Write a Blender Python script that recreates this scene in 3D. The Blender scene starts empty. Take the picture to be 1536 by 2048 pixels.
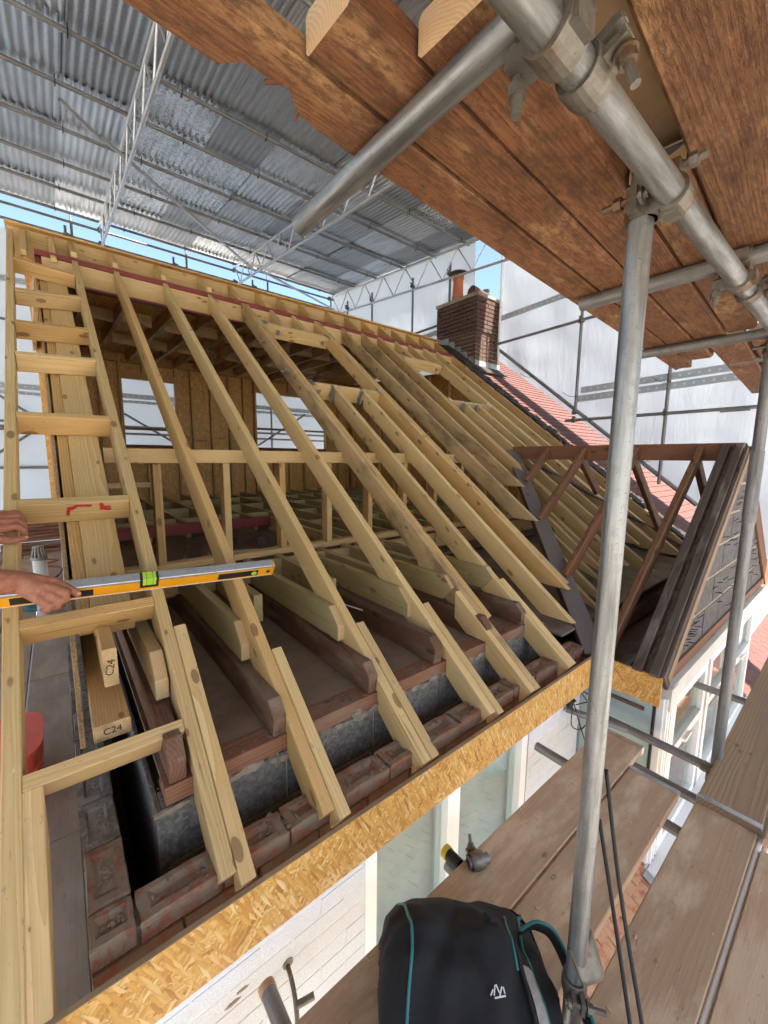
import bpy, bmesh, math, random
from mathutils import Vector, Matrix, Quaternion
random.seed(7)
SC = bpy.context.scene
COL = SC.collection
R = math.radians
# ---------------------------------------------------------------- camera, sky, sun, exposure
# metres; x runs along the eaves, y into the house, z up; origin at eye height on the scaffold
YAW, PITCH, ROLL, FPX = R(50.72), R(7.70), R(.53), 800.
f0 = Vector((math.cos(YAW), math.sin(YAW), 0)); r0 = Vector((math.sin(YAW), -math.cos(YAW), 0)); u0 = Vector((0, 0, 1))
fw = f0*math.cos(PITCH) - u0*math.sin(PITCH); up = u0*math.cos(PITCH) + f0*math.sin(PITCH)
rt = r0*math.cos(ROLL) + up*math.sin(ROLL); up2 = up*math.cos(ROLL) - r0*math.sin(ROLL)
cd = bpy.data.cameras.new('camera'); cam = bpy.data.objects.new('camera', cd); COL.objects.link(cam)
cam.matrix_world = Matrix(((rt.x, up2.x, -fw.x, 0), (rt.y, up2.y, -fw.y, 0), (rt.z, up2.z, -fw.z, 0), (0, 0, 0, 1)))
cd.sensor_fit = 'HORIZONTAL'; cd.sensor_width = 36; cd.lens = 36*FPX/1536; cd.clip_start = .02; cd.clip_end = 900
SC.camera = cam
SUN_DIR = Vector((.10, -.57, .80)).normalized()          # towards the sun
w = bpy.data.worlds.new('World'); SC.world = w; w.use_nodes = True
nt = w.node_tree; nt.nodes.clear()
sky = nt.nodes.new('ShaderNodeTexSky'); sky.sky_type = 'NISHITA'; sky.sun_disc = False
sky.sun_elevation = math.asin(SUN_DIR.z); sky.sun_rotation = math.atan2(SUN_DIR.x, SUN_DIR.y)
sky.air_density = 1.0; sky.dust_density = 1.2; sky.ozone_density = 1.6
bg = nt.nodes.new('ShaderNodeBackground'); bg.inputs['Strength'].default_value = .085
wo = nt.nodes.new('ShaderNodeOutputWorld')
nt.links.new(sky.outputs[0], bg.inputs[0]); nt.links.new(bg.outputs[0], wo.inputs[0])
sd = bpy.data.lights.new('sun', 'SUN'); sd.energy = 4.6; sd.angle = R(.55); sd.color = (1, .95, .87)
so = bpy.data.objects.new('sun', sd); COL.objects.link(so)
so.rotation_euler = SUN_DIR.to_track_quat('Z', 'Y').to_euler(); so.location = SUN_DIR*60
SC.view_settings.view_transform = 'Standard'; SC.view_settings.look = 'None'
SC.view_settings.exposure = 2.22; SC.view_settings.gamma = 1
SC.render.engine = 'CYCLES'
SC.cycles.max_bounces = 6; SC.cycles.diffuse_bounces = 3; SC.cycles.glossy_bounces = 3; SC.cycles.transparent_max_bounces = 6
SC.cycles.use_adaptive_sampling = True; SC.cycles.adaptive_threshold = .05

# ---------------------------------------------------------------- node helper and materials
class NT:
    def __init__(s, name):
        s.m = bpy.data.materials.new(name); s.m.use_nodes = True; s.t = s.m.node_tree; s.t.nodes.clear()
        s.out = s.n('ShaderNodeOutputMaterial')
    def n(s, typ, inp=None, **kw):
        nd = s.t.nodes.new(typ)
        for k, v in kw.items(): setattr(nd, k, v)
        for k, v in (inp or {}).items(): s.set(nd, k, v)
        return nd
    def set(s, nd, k, v):
        i = nd.inputs[k]
        if isinstance(v, bpy.types.NodeSocket): s.t.links.new(v, i)
        else:
            if i.type == 'RGBA' and len(v) == 3: v = (*v, 1)
            i.default_value = v
    def math(s, op, a, b=0., c=None, clamp=False):
        nd = s.n('ShaderNodeMath', operation=op, use_clamp=clamp); s.set(nd, 0, a); s.set(nd, 1, b)
        if c is not None: s.set(nd, 2, c)
        return nd.outputs[0]
    def vm(s, op, a, b=(0, 0, 0)):
        nd = s.n('ShaderNodeVectorMath', operation=op); s.set(nd, 0, a); s.set(nd, 1, b); return nd.outputs[0]
    def mix(s, f, a, b, mode='MIX'):
        nd = s.n('ShaderNodeMix', data_type='RGBA', blend_type=mode); nd.clamp_factor = True
        s.set(nd, 0, f); s.set(nd, 6, a); s.set(nd, 7, b); return nd.outputs[2]
    def ss(s, v, a, b, lo=0., hi=1.):
        nd = s.n('ShaderNodeMapRange', interpolation_type='SMOOTHSTEP')
        for k, x in zip((0, 1, 2, 3, 4), (v, a, b, lo, hi)): s.set(nd, k, x)
        return nd.outputs[0]
    def noise(s, vec, scale, detail=3., rough=.55, col=False):
        nd = s.n('ShaderNodeTexNoise', {'Vector': vec, 'Scale': scale, 'Detail': detail, 'Roughness': rough}); return nd.outputs[1 if col else 0]
    def obj(s):
        return s.n('ShaderNodeTexCoord').outputs['Object']
    def rnd(s):
        return s.n('ShaderNodeObjectInfo').outputs['Random']
    def bsdf(s, **inp):
        b = s.n('ShaderNodeBsdfPrincipled', {k.replace('_', ' '): v for k, v in inp.items()}); s.t.links.new(b.outputs[0], s.out.inputs[0]); return b
    def bump(s, h, strength=.3, dist=.002):
        return s.n('ShaderNodeBump', {'Height': h, 'Strength': strength, 'Distance': dist}).outputs[0]

def wood(name, light, dark, knot, tints=((1, 1, 1), (1, 1, 1)), ring=34., knots=1., dirt=None, dirtamt=0., rough=.62, bump=.25, saw=0., fig=.55, split=0.):
    t = NT(name); P = t.obj(); r = t.rnd()
    cx = t.n('ShaderNodeCombineXYZ', {0: t.math('MULTIPLY', r, 31.), 1: t.math('MULTIPLY', t.math('SUBTRACT', t.math('FRACT', t.math('MULTIPLY', r, 7.3)), .5), .16), 2: t.math('MULTIPLY', t.math('SUBTRACT', t.math('FRACT', t.math('MULTIPLY', r, 13.7)), .5), .22)}).outputs[0]
    Q = t.vm('ADD', P, cx)
    warp = t.noise(t.vm('MULTIPLY', Q, (1.1, 7, 7)), 1., 2., col=True)
    Q2 = t.vm('ADD', t.vm('MULTIPLY', Q, (.10, 1, 1)), t.vm('MULTIPLY', t.vm('SUBTRACT', warp, (.5, .5, .5)), (.0, .035, .035)))
    rings = t.n('ShaderNodeTexWave', {'Vector': t.vm('MULTIPLY', Q2, (.0, 1, 1)), 'Scale': t.math('MULTIPLY', ring, t.math('ADD', .65, t.math('MULTIPLY', t.math('FRACT', t.math('MULTIPLY', r, 3.9)), .9))), 'Distortion': .6, 'Detail': 1.}, wave_type='RINGS', rings_direction='X', wave_profile='SAW').outputs[1]
    fine = t.noise(t.vm('MULTIPLY', Q, (5, 190, 190)), 1., 3., .6)
    big = t.noise(t.vm('MULTIPLY', Q, (.9, 5, 5)), 1., 2.)
    g = t.math('ADD', t.math('ADD', t.math('MULTIPLY', rings, fig), .5*(.55-fig)), t.math('MULTIPLY', fine, .6))
    c = t.mix(t.ss(g, .25, .95), light, dark)
    c = t.mix(t.ss(big, .35, .75), c, t.mix(.5, c, dark), 'MIX')
    c = t.mix(1., c, t.mix(r, tints[0], tints[1]), 'MULTIPLY')
    hb = t.math('ADD', t.math('MULTIPLY', fine, .6), t.math('MULTIPLY', rings, .4))
    if knots:
        V = t.n('ShaderNodeTexVoronoi', {'Vector': t.vm('MULTIPLY', t.vm('ADD', Q, t.vm('MULTIPLY', warp, (.05, .02, .02))), (7.5, 17, 17)), 'Scale': 1., 'Randomness': 1.})
        cell = t.math('FRACT', t.math('MULTIPLY', t.n('ShaderNodeSeparateColor', {0: V.outputs[1]}).outputs[0], 9.1))
        rad = t.math('MULTIPLY', t.ss(cell, .60, 1.), .30*knots)
        kd = t.math('SUBTRACT', V.outputs[0], rad)
        km = t.math('MULTIPLY', t.ss(kd, .02, -.03), t.ss(cell, .60, .66))
        c = t.mix(km, c, knot)
        c = t.mix(t.math('MULTIPLY', t.ss(kd, .16, .0), t.math('MULTIPLY', t.ss(cell, .60, .66), .35)), c, dark)
    if dirt:
        d = t.noise(t.vm('MULTIPLY', Q, (1.6, 5, 5)), 1.5, 5., .65)
        c = t.mix(t.ss(d, .62-dirtamt*.3, .75-dirtamt*.15, 0., .9), c, dirt)
        sk = t.noise(t.vm('MULTIPLY', Q, (28, 70, 70)), 1., 3., .7); c = t.mix(t.ss(sk, .64, .70, 0., .55), c, [x*.5 for x in dark]); c = t.mix(t.ss(sk, .30, .25, 0., .5), c, [min(1, x*1.45) for x in light])
    if split:
        sp = t.noise(t.vm('MULTIPLY', Q, (1.6, 75, 75)), 1., 2., .5); c = t.mix(t.ss(sp, .70, .735, 0., .7), c, [x*.35 for x in dark]); c = t.mix(1., c, t.mix(t.math('FRACT', t.math('MULTIPLY', r, 23.3)), (1.04, 1.04, 1.04), (.84, .83, .82)), 'MULTIPLY')
    if saw:
        sw = t.noise(t.vm('MULTIPLY', Q, (22, 60, 60)), 1., 5., .8); mo = t.noise(t.vm('MULTIPLY', Q, (4, 11, 11)), 1., 5., .7)
        hb = t.math('ADD', hb, t.math('MULTIPLY', sw, saw*2.2)); c = t.mix(t.math('MULTIPLY', t.ss(sw, .46, .60), .7), c, [x*.7 for x in dark]); c = t.mix(t.ss(mo, .50, .72, 0., .75), c, [x*.45 for x in dark])
    t.bsdf(Base_Color=c, Roughness=rough, Normal=t.bump(hb, bump, .0025))
    return t.m

def osb(name, bright=1.):
    t = NT(name); P = t.vm('ADD', t.obj(), t.n('ShaderNodeCombineXYZ', {0: t.math('MULTIPLY', t.rnd(), 9.)}).outputs[0])
    P = t.vm('ADD', P, t.vm('MULTIPLY', t.vm('SUBTRACT', t.noise(P, 22., 2., col=True), (.5, .5, .5)), (.012, .012, .012)))
    vals, hs = [], []
    for ang, sx, sy in ((20, 19, 105), (-38, 20, 125), (74, 21, 110), (-12, 20, 130), (48, 19, 115), (-65, 20, 118)):
        mp0 = t.n('ShaderNodeMapping', {'Vector': P, 'Rotation': (0, R(ang), 0)}); mp = t.n('ShaderNodeMapping', {'Vector': mp0.outputs[0], 'Scale': (sx, 8, sy)})
        V = t.n('ShaderNodeTexVoronoi', {'Vector': mp.outputs[0], 'Scale': 1.})
        s = t.n('ShaderNodeSeparateColor', {0: V.outputs[1]})
        vals.append((s.outputs[0], s.outputs[1], V.outputs[0], mp.outputs[0]))
    v, d = vals[0][0], vals[0][2]
    for a, b, dd, _ in vals[1:]:
        k = t.math('GREATER_THAN', b, .52)
        mv = t.n('ShaderNodeMix', data_type='FLOAT'); t.set(mv, 0, k); t.set(mv, 2, v); t.set(mv, 3, a); v = mv.outputs[0]
        mv = t.n('ShaderNodeMix', data_type='FLOAT'); t.set(mv, 0, k); t.set(mv, 2, d); t.set(mv, 3, dd); d = mv.outputs[0]
    rp = t.n('ShaderNodeValToRGB', {0: v}); e = rp.color_ramp.elements
    cols = [(0, (.40, .15, .022)), (.08, (.58, .255, .042)), (.40, (.71, .35, .07)), (.75, (.80, .45, .12)), (1, (.90, .62, .27))]
    while len(e) < len(cols): e.new(.5)
    for el, (p, cc) in zip(e, cols): el.position = p; el.color = (*[x*bright for x in cc], 1)
    fine = t.noise(t.vm('MULTIPLY', vals[0][3], (1., 1, 4.)), 3., 3.)
    c = t.mix(t.math('MULTIPLY', t.ss(d, .40, .95), .32), rp.outputs[0], (.30*bright, .14*bright, .03*bright))
    c = t.mix(t.math('MULTIPLY', fine, .35), c, (.45*bright, .24*bright, .06*bright))
    t.bsdf(Base_Color=c, Roughness=.5, Normal=t.bump(t.math('ADD', v, t.math('MULTIPLY', d, -.8)), .5, .002))
    return t.m

def metal(name, col, rough=.42, met=.85, spot=.25, rust=0., streak=True):
    t = NT(name); P = t.obj(); o = t.vm('ADD', P, t.n('ShaderNodeCombineXYZ', {0: t.math('MULTIPLY', t.rnd(), 20.)}).outputs[0])
    a = t.noise(t.vm('MULTIPLY', o, (3, 40, 40) if streak else (9, 9, 9)), 1., 5., .65); b = t.noise(o, 30., 4., .7); sp = t.noise(o, 160., 2.)
    c = t.mix(t.ss(a, .3, .75), col, [x*(1-spot*1.6) for x in col])
    c = t.mix(t.math('MULTIPLY', t.ss(b, .5, .7), .5), c, [x*.55 for x in col])
    c = t.mix(t.math('MULTIPLY', t.ss(sp, .66, .72), .6), c, [x*.25 for x in col])
    if rust: c = t.mix(t.ss(t.noise(o, 14., 5., .7), .68-rust*.3, .78-rust*.2), c, (.17, .095, .05))
    rg = t.math('ADD', rough-.1, t.math('MULTIPLY', b, .28))
    t.bsdf(Base_Color=c, Roughness=rg, Metallic=met, Normal=t.bump(t.math('ADD', b, t.math('MULTIPLY', sp, .4)), .18, .001))
    return t.m

def plain(name, col, rough=.6, met=0., var=.25, scale=12., bump=.15, spots=None, spotamt=.0, coat=0.):
    t = NT(name); P = t.vm('ADD', t.obj(), t.n('ShaderNodeCombineXYZ', {0: t.math('MULTIPLY', t.rnd(), 20.)}).outputs[0])
    a = t.noise(P, scale, 5., .6); b = t.noise(P, scale*9, 3., .6)
    c = t.mix(t.ss(a, .3, .7), [min(1, x*(1+var*.4)) for x in col], [x*(1-var) for x in col])
    c = t.mix(t.math('MULTIPLY', b, var*.6), c, [x*.6 for x in col])
    if spots: c = t.mix(t.ss(t.noise(P, scale*1.7, 6., .7), .66-spotamt*.25, .74-spotamt*.2), c, spots)
    t.bsdf(Base_Color=c, Roughness=rough, Metallic=met, Normal=t.bump(t.math('ADD', a, t.math('MULTIPLY', b, .5)), bump, .004), Coat_Weight=coat)
    return t.m

M = {}
M['pine'] = wood('new_pine', (.745, .545, .275), (.55, .355, .14), (.15, .065, .022), ((1.05, 1.0, .95), (.89, .86, .78)), dirt=(.50, .35, .17), dirtamt=.15, split=1., fig=.42)
M['pine_gold'] = wood('golden_pine', (.69, .46, .20), (.49, .285, .095), (.14, .055, .02), ((1.06, 1.0, .93), (.88, .84, .76)), dirt=(.42, .26, .10), dirtamt=.15, split=1.)
M['pine_end'] = wood('pale_sawn_pine', (.64, .45, .25), (.43, .25, .10), (.2, .1, .04), ring=48., knots=0.)
M['green'] = wood('treated_joist', (.50, .385, .19), (.34, .24, .10), (.12, .06, .022), ((1.05, 1, .95), (.82, .88, .78)), dirt=(.30, .25, .125), dirtamt=.35)
M['stained'] = wood('stained_pine', (.60, .41, .20), (.40, .24, .095), (.12, .05, .02), dirt=(.22, .13, .06), dirtamt=.55)
M['old'] = wood('old_dark_joist', (.175, .085, .042), (.095, .042, .022), (.03, .015, .01), ((1.1, 1, 1), (.88, .92, .9)), dirt=(.22, .145, .092), dirtamt=.6, rough=.75)
M['plate'] = wood('old_wall_plate', (.28, .118, .06), (.17, .068, .034), (.05, .02, .01), dirt=(.23, .155, .10), dirtamt=.5, rough=.75)
M['oldraf'] = wood('old_orange_rafter', (.26, .115, .042), (.135, .052, .02), (.05, .02, .01), ((1.1, 1, 1), (.85, .9, .95)), rough=.65, bump=.5)
M['oldgrey'] = wood('weathered_rafter', (.135, .09, .062), (.065, .042, .03), (.03, .02, .015), dirt=(.21, .17, .13), dirtamt=.4, rough=.85, bump=.7)
M['board'] = wood('scaffold_board', (.50, .345, .215), (.37, .245, .145), (.15, .09, .05), ((1.06, 1, .97), (.92, .92, .9)), knots=.6, dirt=(.57, .42, .28), dirtamt=.5, rough=.85, bump=.6, fig=.2)
M['walk'] = wood('dusty_walkway_board', (.38, .27, .18), (.31, .215, .145), (.18, .12, .08), knots=.3, dirt=(.44, .32, .225), dirtamt=.7, rough=.9, bump=.4, fig=.1)
M['boardtan'] = wood('pale_scaffold_board', (.36, .24, .135), (.25, .155, .08), (.12, .07, .04), knots=.6, dirt=(.25, .17, .11), dirtamt=.4, rough=.8, bump=.5)
M['over'] = wood('rust_brown_board', (.33, .150, .052), (.13, .050, .018), (.05, .02, .01), ((1.15, 1, 1), (.8, .8, .85)), knots=.5, dirt=(.44, .24, .10), dirtamt=.35, rough=.75, bump=1., saw=1., fig=.35, ring=46.)
M['overend'] = wood('fresh_sawn_end', (.66, .45, .25), (.52, .33, .16), (.3, .2, .1), ring=60., knots=0.)
M['lattie'] = wood('grey_valley_board', (.175, .135, .115), (.125, .095, .08), (.06, .04, .03), rough=.7)
M['osb'] = osb('oriented_strand_board'); M['osbdull'] = osb('strand_board_in_wall', .95)
M['ply'] = plain('tan_plywood', (.36, .23, .12), .8, var=.3, scale=7., bump=.25)
M['chip'] = plain('chipboard_edge', (.52, .36, .19), .9, var=.45, scale=90., bump=.6)
M['galv'] = metal('galvanised_tube', (.38, .38, .36), .40, .72, .42)
M['galvdull'] = metal('dull_scaffold_tube', (.30, .29, .275), .55, .6, .35)
M['fit'] = metal('scaffold_fitting', (.27, .245, .20), .5, .7, .35, rust=.6, streak=False)
M['ali'] = metal('aluminium_beam', (.66, .67, .68), .35, .85, .15)
M['plate_steel'] = metal('galvanised_hanger', (.62, .64, .66), .33, .9, .3, streak=False)
M['redsteel'] = plain('red_primed_steel', (.20, .022, .016), .5, var=.3, scale=6.)
M['brown_steel'] = plain('brown_primer', (.14, .035, .022), .55)
def tin():
    t = NT('corrugated_tin'); P = t.obj(); r = t.rnd()
    o = t.vm('ADD', P, t.n('ShaderNodeCombineXYZ', {0: t.math('MULTIPLY', r, 40.), 1: t.math('MULTIPLY', r, 17.)}).outputs[0])
    a = t.noise(t.vm('MULTIPLY', o, (6, 1.0, 6)), 1.5, 5., .6); b = t.noise(o, 22., 4., .7); sp = t.n('ShaderNodeTexVoronoi', {'Vector': o, 'Scale': 95.}).outputs[1]
    r2 = t.math('FRACT', t.math('MULTIPLY', r, 5.37)); c = t.mix(t.ss(r2, .1, .95), (.34, .375, .42), (.62, .665, .72)); c = t.mix(t.math('MULTIPLY', t.ss(a, .4, .72), .6), c, (.26, .27, .28)); c = t.mix(t.math('MULTIPLY', t.ss(b, .55, .75), .5), c, (.62, .63, .62))
    c = t.mix(.12, c, sp)
    t.bsdf(Base_Color=c, Metallic=.9, Roughness=t.math('ADD', t.math('MULTIPLY', r2, -.24), t.math('ADD', .40, t.math('MULTIPLY', b, .2))), Normal=t.bump(b, .25, .003))
    return t.m
M['tin'] = tin()
def sheet():
    t = NT('white_sheeting'); P = t.obj()
    fine = t.noise(t.vm('MULTIPLY', P, (3, 9, 1.6)), 1.3, 4., .6); wr = t.noise(t.vm('MULTIPLY', P, (7, 14, 3)), 1., 4., .65)
    wv = t.n('ShaderNodeTexWave', {'Vector': P, 'Scale': 22., 'Distortion': 7., 'Detail': 2.}, wave_type='BANDS', bands_direction='DIAGONAL').outputs[1]
    h = t.math('ADD', t.math('ADD', t.math('MULTIPLY', fine, .9), t.math('MULTIPLY', wr, .7)), t.math('MULTIPLY', wv, .12))
    nb = t.bump(h, .24, .04)
    d = t.n('ShaderNodeBsdfDiffuse', {'Color': (.68, .705, .71), 'Normal': nb}); tr = t.n('ShaderNodeBsdfTranslucent', {'Color': (.53, .575, .60), 'Normal': nb})
    gl = t.n('ShaderNodeBsdfGlossy', {'Color': (.8, .8, .8), 'Roughness': .35, 'Normal': nb})
    m1 = t.n('ShaderNodeMixShader', {0: .5, 1: d.outputs[0], 2: tr.outputs[0]}); m2 = t.n('ShaderNodeMixShader', {0: .06, 1: m1.outputs[0], 2: gl.outputs[0]})
    t.t.links.new(m2.outputs[0], t.out.inputs[0]); return t.m
M['sheet'] = sheet()
def band():
    t = NT('reinforced_band'); P = t.obj()
    q = t.n('ShaderNodeSeparateXYZ', {0: P})
    fx = t.math('SUBTRACT', t.math('FRACT', t.math('MULTIPLY', q.outputs[0], 9.)), .5); fz = t.math('MULTIPLY', q.outputs[2], 9.)
    dd = t.math('SQRT', t.math('ADD', t.math('MULTIPLY', fx, fx), t.math('MULTIPLY', fz, fz)))
    c = t.mix(t.ss(dd, .16, .13), (.58, .60, .61), (.80, .82, .84))
    d = t.n('ShaderNodeBsdfDiffuse', {'Color': c}); tr = t.n('ShaderNodeBsdfTranslucent', {'Color': c})
    t.t.links.new(t.n('ShaderNodeMixShader', {0: .5, 1: d.outputs[0], 2: tr.outputs[0]}).outputs[0], t.out.inputs[0]); return t.m
M['band'] = band()
def brickmat(name, a, b, dirt, amt):
    t = NT(name); P = t.obj(); r = t.rnd(); o = t.vm('ADD', P, t.n('ShaderNodeCombineXYZ', {0: t.math('MULTIPLY', r, 50.)}).outputs[0])
    n1 = t.noise(o, 18., 5., .65); n2 = t.noise(o, 120., 3.)
    c = t.mix(r, a, b); c = t.mix(t.math('MULTIPLY', n2, .5), c, [x*.5 for x in a]); c = t.mix(t.ss(n1, .62-amt*.35, .78-amt*.3), c, dirt)
    t.bsdf(Base_Color=c, Roughness=.88, Normal=t.bump(t.math('ADD', n1, n2), .6, .004)); return t.m
M['brick'] = brickmat('red_brick', (.34, .115, .055), (.26, .092, .05), (.235, .165, .105), .72)
M['brickgrey'] = brickmat('dusty_brick', (.215, .15, .11), (.165, .12, .09), (.27, .22, .17), .6)
M['chimbrick'] = brickmat('brown_chimney_brick', (.125, .05, .032), (.075, .034, .025), (.075, .055, .042), .55)
M['whitebrick'] = brickmat('white_painted_brick', (.68, .70, .715), (.66, .68, .695), (.57, .575, .57), .2)
M['mortar'] = plain('old_mortar', (.30, .245, .175), .95, var=.4, scale=25., bump=.8)
M['mortarw'] = plain('painted_mortar', (.63, .645, .655), .9, var=.12, scale=25.)
M['mortart'] = plain('pale_mortar', (.46, .36, .23), .95, var=.3, scale=30.)
M['block'] = plain('grey_block', (.175, .155, .132), .95, var=.45, scale=40., bump=.9, spots=(.27, .235, .19), spotamt=.5)
M['gblock'] = plain('gable_block', (.145, .128, .115), .95, var=.35, scale=22., bump=.6, spots=(.09, .08, .072), spotamt=.4)
M['dust'] = plain('dusty_ceiling_back', (.25, .178, .122), .95, var=.3, scale=5., bump=.3, spots=(.19, .13, .09), spotamt=.3)
M['debris'] = plain('rubble_dust', (.22, .16, .105), .95, var=.5, scale=18., bump=.9)
M['white'] = plain('white_upvc', (.80, .80, .78), .3, var=.04, scale=3., bump=.0)
M['cream'] = plain('cream_fascia', (.70, .655, .55), .45, var=.12, scale=6., bump=.05)
M['tile'] = brickmat('red_clay_tile', (.19, .052, .038), (.13, .040, .031), (.10, .055, .043), .6)
M['tileold'] = brickmat('orange_clay_tile', (.50, .19, .095), (.47, .12, .075), (.50, .29, .16), .75)
M['tiledark'] = plain('mossy_black_tile', (.035, .03, .027), .9, var=.5, scale=14., bump=.8, spots=(.25, .22, .19), spotamt=.35)
M['felt'] = plain('torn_felt', (.05, .038, .032), .85, var=.5, scale=16., bump=.9)
M['lead'] = plain('lead_flashing', (.33, .335, .34), .55, .3, var=.35, scale=14., bump=.3)
M['terra'] = plain('terracotta', (.50, .165, .075), .65, var=.18, scale=6., bump=.1)
M['cowl'] = plain('brown_cowl', (.10, .045, .035), .45, var=.25, scale=8.)
M['black'] = plain('black_fabric', (.011, .0105, .011), .85, var=.3, scale=60., bump=.35)
M['blackrub'] = plain('black_rubber', (.013, .013, .013), .6, var=.2)
M['teal'] = plain('teal_piping', (.035, .20, .19), .5, var=.15)
M['greyfab'] = plain('grey_fabric', (.36, .33, .30), .9, var=.15, scale=80.)
M['orange'] = plain('orange_level_paint', (.80, .34, .012), .32, var=.1, scale=9., bump=.02)
M['silver'] = metal('brushed_aluminium', (.60, .61, .63), .34, .75, .15)
M['vial'] = plain('yellow_green_vial', (.40, .62, .05), .15, var=.05, bump=0.)
M['redplastic'] = plain('red_plastic', (.85, .11, .05), .42, var=.1)
M['yellow'] = plain('yellow_cap', (.62, .40, .02), .5)
M['orangecap'] = plain('orange_cap', (.52, .28, .14), .6)
M['greenplastic'] = plain('dark_green_plastic', (.03, .10, .08), .5)
M['pipe'] = plain('grey_pipe', (.48, .48, .46), .5, var=.1)
M['wire'] = plain('white_cable', (.62, .58, .54), .5)
M['redspray'] = plain('red_spray_paint', (.52, .03, .025), .7, var=.5, scale=70.)
M['ink'] = plain('black_ink', (.012, .011, .01), .7)
M['insul'] = plain('pink_insulation', (.46, .20, .13), .95, var=.5, scale=25., bump=.9)
M['bounce_ground'] = plain('paled_bounce_ground', (.41, .37, .32), .9, scale=2.)  # ground paled so it throws sunlight up under the tin roof
M['panereflect'] = plain('painted_pane_reflection', (.55, .60, .60), .8, var=.2, scale=3.)
M['interior'] = plain('room_wall', (.30, .33, .32), .9, var=.1, scale=2.)
def glass(name='window_glass', tint=(.90, .95, .94)):
    t = NT(name); g = t.n('ShaderNodeBsdfGlossy', {'Color': (1, 1, 1), 'Roughness': .02}); tr = t.n('ShaderNodeBsdfTransparent', {'Color': tint})
    lw = t.n('ShaderNodeFresnel', {'IOR': 1.5}); mx = t.n('ShaderNodeMixShader', {0: t.math('MULTIPLY', lw.outputs[0], .42), 1: tr.outputs[0], 2: g.outputs[0]})
    t.t.links.new(mx.outputs[0], t.out.inputs[0]); return t.m
M['glass'] = glass()
def tealglass():
    t = NT('frosted_teal_glass'); P = t.obj()
    t.bsdf(Base_Color=t.mix(t.ss(t.noise(P, 5., 3.), .3, .7), (.30, .40, .385), (.38, .47, .45)), Roughness=.12, Coat_Weight=.4); return t.m
M['tealglass'] = tealglass()
def skin():
    t = NT('tanned_skin'); P = t.obj(); a = t.noise(P, 45., 4., .6); b = t.noise(P, 260., 3., .6)
    c = t.mix(t.ss(a, .3, .75), (.38, .155, .080), (.28, .085, .045))
    t.bsdf(Base_Color=c, Roughness=.5, Subsurface_Weight=.08, Subsurface_Radius=(.01, .004, .002), Normal=t.bump(t.math('ADD', t.math('MULTIPLY', b, .8), t.math('ADD', a, t.math('MULTIPLY', t.n('ShaderNodeTexVoronoi', {'Vector': P, 'Scale': 170.}, feature='DISTANCE_TO_EDGE').outputs[0], 1.2))), .5, .002)); return t.m
M['skin'] = skin()
M['nail'] = plain('fingernail', (.56, .32, .23), .35, var=.05)
M['shirt'] = plain('navy_shirt', (.03, .04, .06), .9, scale=30.)
M['trouser'] = plain('grey_work_trousers', (.09, .085, .08), .9, scale=30.)
M['boot'] = plain('tan_boots', (.2, .11, .05), .8)

# ---------------------------------------------------------------- object helpers
def link(o, parent=None):
    COL.objects.link(o)
    if parent: o.parent = parent
    return o
def tag(o, label, cat, group=None, kind=None):
    if label: o['label'] = label
    if cat: o['category'] = cat
    if group: o['group'] = group
    if kind: o['kind'] = kind
    return o
def thing(name, label, cat, loc=(0, 0, 0), group=None):
    o = bpy.data.objects.new(name, None); o.empty_display_size = .05; link(o); o.location = loc
    return tag(o, label, cat, group)
def inv(parent):
    return Matrix.Translation(-parent.location) if parent and parent.type == 'EMPTY' else Matrix()
def place(o, mat, parent=None):
    """world matrix -> local under parent (parents are unrotated empties, or meshes whose matrix is kept in ['_m'])"""
    if parent is None: o.matrix_basis = mat
    else: o.matrix_basis = WM[parent.name].inverted() @ mat if parent.name in WM else inv(parent) @ mat
    WM[o.name] = mat
WM = {}
def raw(name, verts, faces, mat, parent=None, mw=None, smooth=False, bev=0.):
    me = bpy.data.meshes.new(name); me.from_pydata([tuple(v) for v in verts], [], faces); me.update()
    return wrap(name, me, mat, parent, mw, smooth, bev)
def wrap(name, me, mat, parent=None, mw=None, smooth=False, bev=0.):
    mats = mat if isinstance(mat, (list, tuple)) else [mat]
    if not me.materials:
        for x in mats: me.materials.append(M[x])
    if smooth:
        for p in me.polygons: p.use_smooth = True
    o = bpy.data.objects.new(name, me); link(o, parent); place(o, mw or Matrix(), parent)
    if bev:
        b = o.modifiers.new('bevel', 'BEVEL'); b.width = bev; b.segments = 1; b.limit_method = 'ANGLE'
    return o
def frame(o, X, Z=(0, 0, 1)):
    X = Vector(X).normalized(); Z = Vector(Z); Y = Z.cross(X).normalized(); Z = X.cross(Y)
    return Matrix(((X.x, Y.x, Z.x, o[0]), (X.y, Y.y, Z.y, o[1]), (X.z, Y.z, Z.z, o[2]), (0, 0, 0, 1)))
def cbox(L, W, H, c=.003):
    """chamfered box, length on x from 0..L, centred on y and z"""
    c = min(c, W*.3, H*.3); a, b = W/2, H/2
    pr = [(-a+c, -b), (a-c, -b), (a, -b+c), (a, b-c), (a-c, b), (-a+c, b), (-a, b-c), (-a, -b+c)]
    v = [(0, y, z) for y, z in pr]+[(L, y, z) for y, z in pr]
    f = [tuple(range(7, -1, -1)), tuple(range(8, 16))]+[(i, (i+1) % 8, 8+(i+1) % 8, 8+i) for i in range(8)]
    return v, f
def beam(name, p0, p1, W, H, mat, parent=None, Z=(0, 0, 1), c=.003, endmat=None):
    p0, p1 = Vector(p0), Vector(p1); v, f = cbox((p1-p0).length, W, H, c)
    o = raw(name, v, f, [mat, endmat] if endmat else mat, parent, frame(p0, p1-p0, Z))
    if endmat:
        o.data.polygons[0].material_index = 1; o.data.polygons[1].material_index = 1
    return o
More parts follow.
